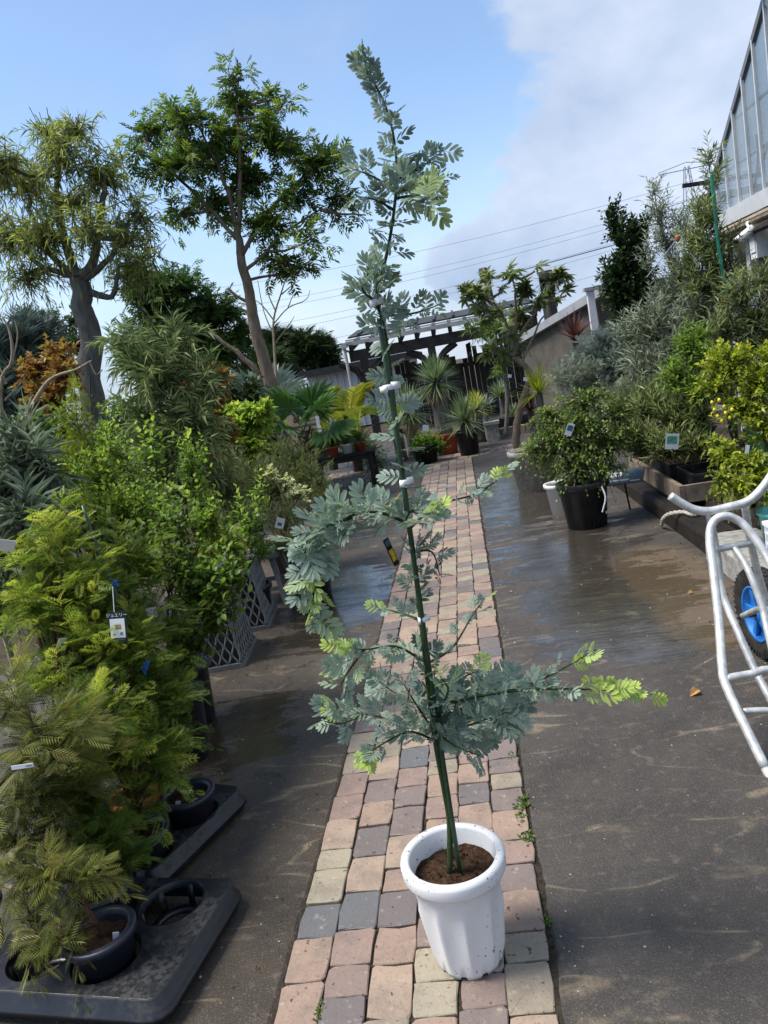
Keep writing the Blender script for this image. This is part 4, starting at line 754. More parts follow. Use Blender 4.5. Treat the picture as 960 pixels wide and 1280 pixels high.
# ---------------- mid-left shrubs
def gshrub(name, label, px, Y, bl, tm, lm, n, L, k, s_, seed, bark='bark_brown', cat='shrub', ptt=None, xoff=0, **kw):
    c = P(px, 640, Y); b = V3(c[0] + xoff, Y, 0); sz = min(.16, .03 * Y)
    return plant(name, label, cat, b, FB(b, bl), tm, lm, n, L, k, s_, seed, tr=kw.pop('tr', (.010, .004)), bark=bark, pt=ptt or (sz, sz * .8, sz * 1.6), twr=kw.pop('twr', .002), **kw)
gshrub('pine_sapling', 'blue-green sapling with long drooping needles at the left edge', 20, 2.9, [(10, 600, 2.9, 40, 40), (40, 580, 2.9, 36, 28), (5, 660, 2.8, 40, 40), (30, 640, 2.7, 36, 36), (10, 545, 3.0, 36, 30), (10, 720, 2.6, 36, 36)], T_STRAND, 'leaf_bluegreen', 110, .24, 30, .12, 61, tw_kw=dict(up=.5, droop=.35, rnd=1.1), lf_kw=dict(spread=R(48), tint=(.0, .85), sunk=.5))
gshrub('needle_shrub', 'arching grey-green shrub with long thin needles before the bottle tree', 215, 4.6, [(195, 465, 4.6, 40, 40), (235, 530, 4.6, 34, 54), (160, 425, 4.7, 26, 22), (215, 420, 4.7, 32, 26), (185, 520, 4.6, 28, 36), (205, 590, 4.5, 40, 44), (250, 470, 4.7, 22, 30)], T_STRAND, 'leaf_needle', 300, .34, 26, .095, 62, bark='bark_dark', tw_kw=dict(up=.8, droop=.35, rnd=1.2), lf_kw=dict(spread=R(50), tint=(.0, .85), sunk=.5))
gshrub('fine_shrub', 'upright yellow-green fine-leaved shrub below the dry stalk', 95, 4.0, [(95, 520, 4.0, 16, 46), (85, 590, 4.0, 30, 50), (115, 580, 4.0, 26, 46), (70, 640, 3.9, 36, 36), (120, 640, 3.8, 36, 36)], T_FERN, 'leaf_yellow', 420, .16, 9, .05, 63, bark='stem_green', tw_kw=UP, lf_kw=dict(tint=(.0, .5)))
gshrub('orange_shrub', 'orange-tipped shrub left of the bottle tree trunk', 65, 6.5, [(70, 445, 6.5, 24, 22), (45, 460, 6.5, 20, 20), (80, 470, 6.4, 20, 26), (60, 500, 6.4, 28, 30)], T_TRI, 'leaf_orange', 260, .2, 7, .06, 64, lf_kw=dict(tint=(.35, .8)))
gshrub('maple_shrub', 'orange-brown maple-like shrub between the needle shrub and the lime bush', 250, 6.4, [(248, 490, 6.4, 26, 22), (262, 470, 6.5, 18, 16), (270, 545, 6.3, 22, 30), (245, 520, 6.4, 22, 22), (275, 580, 6.2, 18, 18)], T_TRI, 'leaf_orange', 260, .2, 7, .085, 65, lf_kw=dict(tint=(.1, .7)))
gshrub('lime_bush', 'rounded lime-green bush before the slender tree trunk', 305, 7.0, [(300, 530, 7.0, 36, 26), (325, 515, 7.0, 22, 18), (285, 555, 6.9, 30, 26), (315, 560, 6.9, 30, 24), (275, 520, 7.0, 20, 20)], T_TRI, 'leaf_lime', 380, .18, 7, .075, 66, bark='stem_green', lf_kw=dict(tint=(.3, .9)))
gshrub('rosemary_bush', 'grey-green rosemary-like bush spilling over the lane edge', 350, 5.7, [(340, 610, 5.7, 46, 34), (385, 605, 5.7, 36, 34), (310, 600, 5.8, 34, 34), (365, 575, 5.9, 40, 24), (400, 625, 5.5, 22, 24), (350, 645, 5.4, 40, 22)], T_FERN, 'leaf_olive', 620, .22, 10, .05, 67, tw_kw=UP, lf_kw=dict(tint=(.0, .45), spread=R(40)))
gshrub('blossom_bush', 'cream-flowered low bush in front of the rosemary-like bush', 372, 5.0, [(375, 615, 5.2, 16, 12), (355, 600, 5.2, 12, 10), (400, 640, 5.1, 12, 10), (338, 590, 5.2, 10, 9), (410, 650, 5.0, 10, 10)], T_TRI, 'petal_cream', 60, .08, 6, .03, 68, bark='stem_green', lf_kw=dict(tint=(.0, .6)))
gshrub('strap_plant', 'blue-grey strap-leaved plant behind the dry stalk', 30, 7.6, [(30, 430, 7.6, 34, 30), (10, 460, 7.5, 34, 40), (50, 420, 7.7, 22, 26), (20, 500, 7.4, 36, 36)], T_NEEDLES, 'leaf_blue', 260, .3, 7, .22, 69, lf_kw=dict(spread=R(45), tint=(.0, .45)), tw_kw=UP)
fill = [('broadleaf_shrub', 'broad-leaved green shrub beneath the dry stalk', 40, 5.2, [(30, 560, 5.2, 44, 50), (70, 540, 5.3, 30, 40), (20, 620, 5.0, 44, 50)], T_OVAL2, 'leaf_green', 420, .06),
        ('broadleaf_shrub', 'dark green shrub filling the gap behind the needle shrub', 170, 7.2, [(160, 530, 7.2, 44, 44), (200, 560, 7.0, 44, 44), (140, 580, 7.0, 44, 44), (240, 560, 7.0, 30, 44)], T_OVAL2, 'leaf_green', 520, .07),
        ('broadleaf_shrub', 'deep green shrub under the slender tree', 250, 8.2, [(230, 500, 8.2, 30, 36), (280, 500, 8.2, 36, 30), (310, 490, 8.3, 24, 24), (260, 550, 8.0, 44, 36)], T_OVAL2, 'leaf_dark', 460, .08),
        ('broadleaf_shrub', 'olive shrub between the lime spires and the rosemary-like bush', 290, 4.7, [(280, 610, 4.8, 30, 36), (260, 580, 4.9, 24, 30), (300, 650, 4.6, 26, 22)], T_FERN, 'leaf_olive', 320, .05),
        ('broadleaf_shrub', 'fresh green shrub behind the tall lime feathery shrub', 110, 3.4, [(60, 620, 3.4, 36, 40), (110, 660, 3.3, 40, 40), (150, 680, 3.2, 36, 40), (40, 700, 3.1, 40, 50), (110, 740, 3.0, 50, 50)], T_OVAL2, 'leaf_green', 520, .04)]
for i, (nm, lb, px, Y, bl, tm, lm, n, s_) in enumerate(fill): gshrub(nm, lb, px, Y, bl, tm, lm, n, .16 + .01 * Y, 8, s_, 70 + i, lf_kw=dict(tint=(.1, .75)))
# dry pale stalks at the left edge
t = thing('dry_stalk', 'long pale dry stalk arching over the plants at the left edge', 'branch', ground_under(-40, 3.2)); cvp = curve([V3(*ORG[t]), P(-30, 640, 3.2), P(5, 562, 3.2), P(35, 515, 3.2), P(62, 475, 3.25), P(95, 462, 3.25), P(114, 451, 3.25)], 5); build(Acc().tube(cvp, np.linspace(.016, .004, len(cvp)), 6), 'stalk', 'dry_wood', t, True)
build(Acc().tube(curve([P(35, 515, 3.2), P(42, 505, 3.15), P(24, 560, 3.1)], 4), .004, 4).tube(curve([P(112, 452, 3.25), P(120, 468, 3.25), P(128, 462, 3.25)], 4), .003, 4), 'side_twig', 'dry_wood', t, True)
t = thing('bare_sapling', 'bare pale sapling with crooked twigs at the far left edge', 'tree', ground_under(0, 4.2)); cvp = curve([V3(*ORG[t]), P(2, 520, 4.2), P(15, 450, 4.2), P(12, 415, 4.2), P(2, 395, 4.2)], 5); build(Acc().tube(cvp, np.linspace(.014, .004, len(cvp)), 6), 'trunk', 'dry_wood', t, True)
for q in ([(15, 455), (22, 420), (18, 400)], [(8, 480), (0, 460), (-10, 445)], [(6, 500), (25, 480), (32, 470)]): build(Acc().tube(curve([P(x, y, 4.2) for x, y in q], 4), np.linspace(.006, .002, 9), 4), 'branch', 'dry_wood', t)
# ================================================================ TREES
def tree(name, label, Y, trunk_px, rads_px, bl, tm, lm, n, L, k, s_, seed, bark, limbs_px=(), sec=4, twr=.005, group=None, base_px=None, tw_kw={}, lf_kw={}, every=1, limb_r=None):
    rg = np.random.default_rng(seed); pts = [P(x, y, Y) for x, y in trunk_px]; rad = [r_ * mpp(x, y, Y) for (x, y), r_ in zip(trunk_px, rads_px)]
    b = pts[0].copy(); b[2] = 0; t = thing(name, label, 'tree', b, group); wood = Acc(); anchors = []
    if pts[0][2] > .12: pts = [b - V3(0, 0, .05)] + pts; rad = [rad[0] * 1.2] + rad
    cv = curve(pts, 6); rr = np.interp(np.linspace(0, len(pts) - 1, len(cv)), np.arange(len(pts)), rad); cv = wobble(rg, cv, rad[-1] * .25); wood.tube(cv, rr, 12); build(wood, 'trunk', bark, t, True); anchors = list(cv[len(cv) // 2:]); wood = Acc()
    for lp, r0, r1 in limbs_px:
        c2 = wobble(rg, curve([P(q[0], q[1], Y + (q[2] if len(q) > 2 else 0)) for q in lp], 6), .01); q = mpp(*lp[0][:2], Y); wood.tube(c2, np.linspace(r0 * q, r1 * q, len(c2)), 8); anchors += list(c2[len(c2) // 4:])
    blobs = [B(q[0], q[1], Y + (q[4] if len(q) > 4 else rg.normal() * .25), q[2], q[3]) for q in bl]
    if blobs:
        tw = twigs(rg, blobs, n, L, **tw_kw); r1 = rr[-1]; lr = limb_r or (r1 * .75, r1 * .3); limbs(wood, rg, blobs, anchors, lr[0], lr[1], tw, sec); twig_mesh(wood, tw, twr, every)
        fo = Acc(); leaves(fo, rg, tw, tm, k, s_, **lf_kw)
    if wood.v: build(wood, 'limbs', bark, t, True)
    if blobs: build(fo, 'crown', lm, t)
    return t
T_BOT = t_diamond(.042, .3, .35, .35)
bt = tree('bottle_tree', 'bottle tree with stout grey trunk and narrow drooping yellow-green leaves', 9.0, [(124, 600), (121, 540), (115, 470), (108, 405), (100, 360), (95, 342)], [17, 16, 14.5, 13.5, 12, 9],
     [(75, 190, 40, 34), (30, 225, 40, 44), (130, 215, 40, 44), (55, 290, 44, 36), (150, 290, 34, 40), (95, 155, 34, 20), (0, 200, 36, 36), (170, 265, 18, 40), (10, 290, 36, 36), (110, 280, 36, 36), (55, 160, 24, 18), (185, 310, 18, 26), (85, 245, 40, 36), (40, 340, 36, 20), (-30, 260, 40, 50), (165, 340, 28, 24)],
     T_BOT, 'leaf_bottle', 760, .55, 13, .135, 81, 'bark_grey', limbs_px=[([(97, 350), (115, 330), (125, 270), (130, 210)], 8, 2), ([(96, 348), (80, 300), (70, 240), (75, 180)], 7, 2), ([(98, 350), (60, 315), (35, 260)], 5, 2), ([(105, 350), (135, 325), (150, 300)], 5, 2), ([(100, 360), (140, 370), (150, 330)], 5, 2), ([(90, 345), (40, 325), (10, 270)], 4, 1.5)], tw_kw=dict(up=.5, droop=.55, shell=.75, rnd=1.0), lf_kw=dict(spread=R(48), tint=(.2, .95), rollv=.9, sunk=.2), twr=.005, sec=3, limb_r=(.028, .010))
build(Acc().tube([V3(*(P(112, 470, 8.72))), V3(*P(116, 560, 8.72))], .012, 6), 'stake', 'stake_green', bt)
tree('slender_tree', 'tall slender tan-trunked tree with layered glossy green leaf clusters', 10.0, [(362, 590), (356, 555), (345, 505), (330, 450), (318, 400), (308, 350), (300, 315), (297, 285)], [9.5, 9, 8.5, 7.8, 7, 6, 5.2, 4.2],
     [(292, 95, 20, 22), (300, 130, 26, 22), (335, 125, 24, 14), (350, 130, 16, 12), (240, 150, 30, 20), (215, 140, 16, 14), (185, 165, 22, 20), (170, 185, 12, 16), (290, 175, 34, 24), (350, 180, 28, 18), (395, 200, 34, 22), (420, 190, 16, 14), (225, 205, 34, 20), (310, 225, 34, 22), (370, 245, 34, 18), (420, 250, 34, 18), (265, 255, 36, 18), (335, 280, 40, 16), (385, 300, 20, 10), (355, 325, 26, 11), (190, 215, 16, 14), (450, 268, 10, 9), (255, 190, 30, 22), (230, 265, 24, 12), (330, 160, 24, 20), (370, 335, 20, 8)],
     T_ASH, 'leaf_ash', 470, .42, 6, .20, 82, 'bark_tan', limbs_px=[([(298, 300), (285, 240), (265, 190), (245, 155)], 3.4, 1), ([(298, 290), (300, 230), (298, 160), (293, 100)], 3.4, .8), ([(302, 320), (330, 270), (375, 225), (405, 200)], 3, 1), ([(305, 340), (345, 300), (400, 262)], 2.6, 1), ([(298, 300), (255, 255), (210, 210), (180, 175)], 2.8, .9), ([(345, 505), (320, 465), (295, 440), (262, 415)], 4.5, 2), ([(318, 400), (310, 380), (285, 360)], 3, 1.5)], tw_kw=dict(up=.25, droop=.3, shell=.6), lf_kw=dict(tint=(.15, .75), sunk=.4, tip=.25, spread=R(65)), twr=.005, sec=3, limb_r=(.022, .009))
tree('broad_tree', 'dark broad-crowned tree behind the slender tan-trunked tree', 13.5, [(250, 520), (248, 480), (245, 440)], [9, 8, 6],
     [(225, 355, 34, 22), (265, 390, 40, 26), (190, 375, 30, 30), (240, 430, 44, 30), (165, 345, 22, 22), (295, 425, 22, 26), (205, 430, 36, 36), (270, 450, 36, 28), (240, 400, 36, 26), (175, 430, 30, 30)], T_ASH, 'leaf_green', 800, .5, 7, .22, 83, 'bark_dark', tw_kw=dict(up=.3, droop=.3), lf_kw=dict(tint=(-.05, .45), sunk=.4), twr=.006)
for i, (bl, lb) in enumerate([([(370, 445, 22, 9), (395, 432, 16, 8), (352, 440, 18, 14), (405, 448, 14, 8), (380, 430, 14, 7), (340, 430, 14, 9), (362, 428, 12, 7)], 'dark spreading pine beyond the white-walled building'), ([(335, 460, 18, 14), (345, 480, 18, 12), (322, 475, 14, 18)], 'dark rounded tree behind the blue fan palm')]):
    tree('pine_tree', lb, 32 - 4 * i, [(bl[0][0], 520), (bl[0][0], 480), (bl[0][0] - 2, 455)], [4, 3.5, 2], bl, T_NEEDLES, 'leaf_dark', 700, .9, 8, .55, 84 + i, 'bark_dark', tw_kw=dict(up=.4, droop=.1), lf_kw=dict(tint=(.1, .7), spread=R(60)), twr=.02)
tree('thin_tree', 'thin airy small-leaved tree far behind the bottle tree', 17, [(75, 500), (72, 450), (65, 420)], [3, 2.5, 2], [(60, 400, 16, 12), (80, 425, 16, 14), (40, 412, 12, 12), (90, 400, 10, 14), (55, 440, 20, 12), (35, 392, 8, 8), (100, 430, 14, 14)], T_OVAL2, 'leaf_green', 320, .5, 9, .12, 86, 'bark_dark', lf_kw=dict(tint=(.0, .5)), twr=.008)
rgd = np.random.default_rng(90); t = thing('dead_tree', 'leafless pale young tree beside the slender tan trunk', 'tree', ground_under(350, 10.6)); cvp = curve([V3(*ORG[t]), P(345, 480, 10.6), P(343, 440, 10.6), P(342, 400, 10.6), P(352, 365, 10.6), P(358, 345, 10.6)], 4); build(Acc().tube(cvp, np.linspace(.03, .006, len(cvp)), 6), 'trunk', 'dry_wood', t)
for q in ([(343, 420), (330, 390), (322, 350)], [(342, 405), (360, 385), (382, 375), (388, 362)], [(345, 390), (335, 365), (338, 340)], [(352, 368), (366, 356), (375, 350)], [(343, 430), (362, 405), (368, 395)], [(342, 400), (326, 380), (312, 372)], [(360, 385), (366, 370), (372, 366)]): build(Acc().tube(curve([P(x, y, 10.6) for x, y in q], 4), np.linspace(.010, .004, 4 * (len(q) - 1) + 1), 4), 'branch', 'dry_wood', t)
# bare twigs of an old branch by the bottle tree
# ================================================================ PALMS, YUCCAS AND OTHER ROSETTES
def blade_rosette(acc, rg, c, n, L, wd, lo=-.3, hi=1.0, droop=.25, tint=(.2, .8), segs=4):
    q = rg.random(n); el = lo + (hi - lo) * q; az = np.arange(n) * 2.39996 + rg.random(n) * .4; d = np.stack([np.cos(az) * np.cos(el * 1.5), np.sin(az) * np.cos(el * 1.5), np.sin(el * 1.5)], 1); Ls = L * (.8 + .35 * rg.random(n)); side = nrm(np.cross(d, V3(0, 0, 1)) + 1e-5); vs = []
    for i in range(segs + 1):
        t = i / segs; p = c + d * (Ls * t)[:, None] - V3(0, 0, 1) * (droop * Ls * t * t * (1.2 - q))[:, None]; w_ = wd * (1 - t ** 2.2) * (.55 + .9 * min(t, .35)); vs += [p - side * w_, p + side * w_]
    v = np.stack(vs, 1); m_ = 2 * (segs + 1); f = np.array([[2 * i, 2 * i + 1, 2 * i + 3, 2 * i + 2] for i in range(segs)])
    acc.add(v.reshape(-1, 3), (f[None] + (np.arange(n) * m_)[:, None, None]).reshape(-1, 4), np.repeat(np.clip(tint[0] + (tint[1] - tint[0]) * rg.random(n), 0, 1), m_))
def fan_frond(rg, o, d, pet, rad, n=26, spread=R(250), tint=.4):
    """a palmate frond: petiole, then a pleated fan of pointed segments"""
    a = Acc(); d = nrm(d); tip = o + d * pet; a.tube(curve([o, (o + tip) / 2 + V3(0, 0, pet * .06), tip], 3), .007, 4, tint=.55); x, y, z = [q[0] for q in frames(d[None], np.array([[0, -.4, 1.]]), np.array([rg.normal() * .3]))]
    for i in range(n):
        an = (i / (n - 1) - .5) * spread; dr = y * math.cos(an) + x * math.sin(an); sd = x * math.cos(an) - y * math.sin(an); r_ = rad * (1 - .22 * abs(i / (n - 1) - .5) * 2) * rg.uniform(.93, 1.05); w_ = rad * .62 * spread / n * .56; zz = z * (.012 if i % 2 else -.012) * 2
        a.add([tip, tip + dr * r_ * .55 + sd * w_ + zz, tip + dr * r_ * .55 - sd * w_ - zz, tip + dr * r_ - z * rad * .10], [[0, 1, 2], [1, 3, 2]], np.clip(tint + rg.normal() * .1, 0, 1))
    return a
def fan_palm(label, base, h, nf, pet, rad, mat, seed, tr=.09, bark='bark_dark', aim=None):
    rg = np.random.default_rng(seed); base = np.asarray(base, float); t = thing('fan_palm', label, 'palm', base); cvp = curve([base - V3(0, 0, .03), base + V3(.03, 0, h * .5), base + V3(0, 0, h)], 5); a = Acc().tube(cvp, np.linspace(tr * 1.1, tr * .8, len(cvp)), 10)
    for i in range(40):
        z = h * (i / 40); an = i * 2.4; p = base + V3(math.cos(an) * tr, math.sin(an) * tr, z); a.beam(p, p + V3(math.cos(an) * .05, math.sin(an) * .05, .08), .03, .01)
    build(a, 'trunk', bark, t, True); top = base + V3(0, 0, h)
    for i in range(nf):
        az = i * 2.4 + rg.random() * .5; el = -.15 + 1.2 * ((i * .618) % 1); d = V3(math.cos(az) * math.cos(el), math.sin(az) * math.cos(el), math.sin(el))
        if aim is not None and i < len(aim): d = np.array(aim[i])
        build(fan_frond(rg, top, d, pet * rg.uniform(.8, 1.1), rad * rg.uniform(.85, 1.1), tint=rg.uniform(.2, .6)), 'frond', mat, t)
    return t
c = P(383, 560, 9.2); fan_palm('green fan palm with dark fibrous trunk by the slender tree', (c[0], 9.2, 0), max(.3, P(378, 540, 9.2)[2]), 9, .42, .42, 'leaf_palm', 101, .10, aim=[(-.15, -.5, .75), (.5, -.5, .5), (-.6, -.2, .3)])
c = P(335, 540, 10.6); fan_palm('blue-grey fan palm behind the slender tree trunk', (c[0], 10.6, 0), P(335, 520, 10.6)[2], 11, .5, .5, 'leaf_blue', 102, .10, aim=[(-.5, -.5, .5), (.6, -.4, .45), (-.1, -.5, .8)])
def feather_palm(label, base, h, nf, L, mat, seed, name='feather_palm'):
    rg = np.random.default_rng(seed); base = np.asarray(base, float); t = thing(name, label, 'palm', base); build(Acc().tube(curve([base - V3(0, 0, .03), base + V3(.02, 0, h * .6), base + V3(0, 0, h)], 4), .08, 8), 'trunk', 'bark_dark', t)
    for i in range(nf):
        az = i * 2.4; el = .5 + .8 * ((i * .618) % 1); d = V3(math.cos(az) * math.cos(el), math.sin(az) * math.cos(el), math.sin(el)); fr = Acc(); n = 26; p0 = base + V3(0, 0, h); tt = np.linspace(.08, 1, n); pos = p0 + d * L * tt[:, None] - V3(0, 0, .45) * L * (tt ** 2)[:, None]; fr.tube(pos, np.linspace(.008, .002, n), 4, tint=.7)
        tan = nrm(np.gradient(pos, axis=0)); sd = nrm(np.cross(tan, V3(0, 0, 1))); tn = rg.uniform(.2, .8)
        for sg in (-1, 1): scatter(fr, T_NARROW, pos, tan * .75 + sd * sg + V3(0, 0, .25), np.tile(V3(0, 0, 1), (n, 1)), L * .34 * np.sin(np.clip(tt, .1, .93) * math.pi) ** .5 + .05, rg.normal(size=n) * .2, np.clip(tn + rg.normal(size=n) * .1, 0, 1))
        build(fr, 'frond', mat, t)
    return t
c = P(440, 545, 11.6); feather_palm('golden-yellow feather palm in front of the white-walled building', (c[0], 11.6, 0), P(440, 530, 11.6)[2], 13, 1.05, 'leaf_gold_palm', 103)
c = P(408, 540, 12.4); feather_palm('yellow-green feather palm between the fan palm and the pergola', (c[0], 12.4, 0), P(408, 520, 12.4)[2], 11, .8, 'leaf_gold_palm', 104)
def yucca(label, base, stem_h, tr, L, n, mat, seed, lean=(0, 0), skirt=True, pt=None, wd=.011, lo=-.35, name='yucca', heads=None, droop=.12, tint=(.15, .85)):
    rg = np.random.default_rng(seed); base = np.asarray(base, float); t = thing(name, label, 'yucca', base); z0 = 0
    if pt: pot(t, base, *pt[:3], **(pt[3] if len(pt) > 3 else {})); z0 = pt[2] - .03
    top = base + V3(lean[0], lean[1], z0 + stem_h)
    if stem_h > 0: build(Acc().tube(curve([base + V3(0, 0, z0 - .01), (base + top) / 2 + V3(lean[0] * .2, 0, z0 / 2), top], 4), np.linspace(tr, tr * .8, 9), 9), 'trunk', 'bark_grey', t, True)
    a = Acc(); blade_rosette(a, rg, top, n, L, wd, lo, 1.0, droop, tint); build(a, 'leaf_rosette', mat, t)
    if skirt:
        a = Acc(); blade_rosette(a, rg, top - V3(0, 0, .05), n // 3, L * .75, wd, -.95, -.55, .1, (.2, .8)); build(a, 'dry_skirt', 'leaf_straw', t)
    return t
c = P(562, 575, 11.9); k = mpp(545, 475, 11.9); tp = P(545, 478, 11.9); yucca('tall trunked yucca with a round spiky head in a terracotta pot', (c[0], 11.9, 0), tp[2] - .30, .14, 38 * k, 520, 'leaf_yucca', 111, (tp[0] - c[0], 0), pt=(.19, .15, .33, dict(mat='terracotta')))
c = P(588, 570, 11.35); tp = P(586, 525, 11.35); yucca('spiky yucca in a square-looking black pot beside the terracotta pot', (c[0], 11.35, 0), tp[2] - .34, .09, 38 * mpp(586, 520, 11.35), 300, 'leaf_yucca', 112, pt=(.17, .14, .37), lo=-.3, skirt=False, tint=(.3, .9), wd=.012)
c = P(518, 560, 12.6); tp = P(516, 515, 12.6); yucca('leafy yucca with a brown skirt behind the small round bush', (c[0], 12.6, 0), tp[2], .12, 40 * mpp(516, 510, 12.6), 300, 'leaf_yucca', 113)
c = P(502, 570, 12.2); tp = P(505, 535, 12.2); yucca('low yucca with dry yellow skirt beside the potted bush', (c[0], 12.2, 0), tp[2], .1, 28 * mpp(505, 535, 12.2), 220, 'leaf_yucca', 114)
c = P(600, 545, 12.8); tp = P(598, 512, 12.8); yucca('lime-green yucca behind the black-potted yucca', (c[0], 12.8, 0), tp[2], .1, 26 * mpp(588, 505, 12.8), 200, 'leaf_gold_palm', 115, skirt=False, wd=.018)
for i, (px, py, Y, r_, mt, wd, lb, lo) in enumerate([(625, 490, 14.5, 26, 'leaf_yucca', .02, 'pale striped agave against the board fence', .1), (640, 517, 13.6, 22, 'leaf_yucca', .025, 'low pale agave in the black trough by the fence', .05), (605, 505, 15.2, 22, 'leaf_blue', .03, 'blue agave at the foot of the board fence', .1), (672, 482, 10.2, 40, 'leaf_yellow', .013, 'yellow-striped yucca beside the leaning trunk', -.1), (662, 505, 10.8, 30, 'leaf_red', .014, 'dark reddish spiky plant under the yellow-striped yucca', .0), (622, 462, 14.8, 14, 'leaf_lime', .015, 'small lime air plant mounted on the board fence', .0)]):
    c = P(px, py, Y); z = 0 if i != 5 else c[2]; yucca(lb, (c[0], Y, 0), max(.02, c[2] - .1), .06, r_ * mpp(px, py, Y), 100, mt, 120 + i, skirt=False, wd=wd, lo=lo, name='spiky_plant', droop=.2)
c = P(725, 470, 9.4); tp = P(722, 425, 9.4); yucca('dark red cordyline with straw skirt in front of the grey shed', (c[0], 9.4, 0), tp[2], .045, 42 * mpp(722, 415, 9.4), 60, 'leaf_red', 131, wd=.018, lo=.15, name='cordyline', droop=.35, tint=(.1, .7))
# small round bush in black pot
c = P(535, 585, 11.2); b = V3(c[0], 11.2, 0); plant('round_bush', 'small round green bush in a black pot beside the terracotta pot', 'shrub', b, FB(b, [(535, 553, 11.2, 20, 15), (525, 560, 11.1, 14, 12), (545, 560, 11.15, 14, 12)]), T_OVAL2, 'leaf_lime', 260, .16, 8, .05, 141, pt=(.2, .16, .28), bark='stem_green', tw_kw=UP, lf_kw=dict(tint=(.05, .6)))
cT = P(532, 535, 11.05); t = thing('plant_tag', 'small square white tag above the round bush', 'plant tag', cT); card(t, cT, .09, .09, 'card', 'card_white', spin=.2)
# ---------------- black table with pots
tb = thing('black_table', 'low black slatted table carrying clay and white pots', 'table', (-1.72, 10.15, 0)); tz = .46
for k_ in range(5): build(Acc().box((-1.72, 9.95 + k_ * .10, tz - .015), (.86, .085, .03)), 'slat', 'wood_black', tb)
for sx in (-1, 1):
    for sy in (-1, 1): build(Acc().box((-1.72 + sx * .38, 10.15 + sy * .19, (tz - .03) / 2), (.055, .055, tz - .03)), 'leg', 'wood_black', tb)
    build(Acc().box((-1.72 + sx * .38, 10.15, .2), (.04, .33, .04)), 'stretcher', 'wood_black', tb)
build(Acc().box((-1.72, 9.94, tz - .07), (.70, .025, .07)), 'apron', 'wood_black', tb)
for i, (px, mt, lb) in enumerate([(416, 'terracotta', 'bright yellow strap-leaved plant in an orange clay pot on the black table'), (434, 'plastic_white', 'bright yellow strap-leaved plant in a white pot on the black table'), (450, 'terracotta', 'bright yellow strap-leaved plant in a brown clay pot at the table end')]):
    c = P(px, 565, 9.98); b = V3(c[0], 9.98 + .06 * i, tz); t = thing('strap_plant', lb, 'potted plant', b); pot(t, b, .085, .065, .13, mat=mt); rgx = np.random.default_rng(150 + i); a = Acc(); blade_rosette(a, rgx, b + V3(0, 0, .12), 46, .34, .016, .1, 1.0, .25, (.0, .45)); build(a, 'lower_leaves', 'leaf_green', t); a = Acc(); blade_rosette(a, rgx, b + V3(0, 0, .22), 26, .42, .018, .3, 1.0, .2, (.5, 1)); build(a, 'yellow_leaves', 'leaf_yellow', t)
gshrub('fern_clump', 'mixed green fern clump behind the black table', 400, 10.9, [(400, 560, 10.9, 26, 20), (420, 545, 11.0, 24, 18), (460, 560, 10.8, 18, 16), (470, 575, 10.6, 14, 12), (380, 575, 10.6, 16, 14)], T_FERN, 'leaf_green', 260, .3, 8, .12, 155, lf_kw=dict(tint=(.1, .7)))
t = thing('small_crate', 'dark wire crate on the ground below the black table', 'crate', (-1.55, 9.75, 0)); a = Acc()
for z in (.01, .08, .15): 
    for p, q in (((-1.75, 9.62), (-1.4, 9.62)), ((-1.4, 9.62), (-1.4, 9.88)), ((-1.4, 9.88), (-1.75, 9.88)), ((-1.75, 9.88), (-1.75, 9.62))): a.beam((*p, z), (*q, z), .012, .012)
build(a, 'hoops', 'plastic_grey', t)
for k_ in range(8):
    for y_ in (9.62, 9.88): build(Acc().box((-1.74 + k_ * .048, y_, .08), (.01, .014, .15)), 'bar', 'plastic_grey', t)
# ================================================================ PERGOLA, FENCE, BUILDINGS BEHIND
PY = 17.0; e0 = P(432, 434, PY); e1 = P(648, 388, PY); zE = 2.17; x0, x1 = e0[0], 1.9
pg = thing('pergola', 'dark timber pergola with white slatted eave and low slate roof', 'pergola', ((x0 + x1) / 2, PY + .6, 0))
build(Acc().box(((x0 + x1) / 2, PY, zE), (x1 - x0, .06, .10)), 'gutter_board', 'lath_white', pg); build(Acc().box(((x0 + x1) / 2, PY + .05, zE - .28), (x1 - x0 - .1, .14, .24)), 'beam', 'wood_black', pg)
for i in range(12):
    x = x0 + .12 + i * (x1 - x0 - .2) / 11; build(Acc().beam((x, PY - .06, zE - .10), (x, PY + 1.6, zE + .12), .09, .13), 'rafter', 'wood_black', pg)
for k_ in range(1): build(Acc().box(((x0 + x1) / 2, PY + .14 + k_ * .2, zE + .084 + k_ * .028), (x1 - x0, .05, .03)), 'lath', 'lath_white', pg)
rf = Acc(); rf.add([[x0 + .05, PY + .26, zE + .16], [x1, PY + .26, zE + .16], [x1, PY + 2.4, zE + .40], [x0 + .05, PY + 2.4, zE + .40], [x0 + .05, PY + .26, zE + .125], [x1, PY + .26, zE + .125], [x1, PY + 2.4, zE + .34], [x0 + .05, PY + 2.4, zE + .34]], [[0, 1, 2, 3], [7, 6, 5, 4], [0, 4, 5, 1], [3, 2, 6, 7], [0, 3, 7, 4], [1, 5, 6, 2]]); rf = build(rf, 'roof', 'roof_slate', pg)
for k_ in range(10):
    x = x0 + .3 + k_ * (x1 - x0 - .4) / 9; build(Acc().beam((x, PY + .25, zE + .18), (x, PY + 2.4, zE + .42), .05, .04), 'roof_batten', 'roof_slate', rf)
c = P(540, 440, PY)
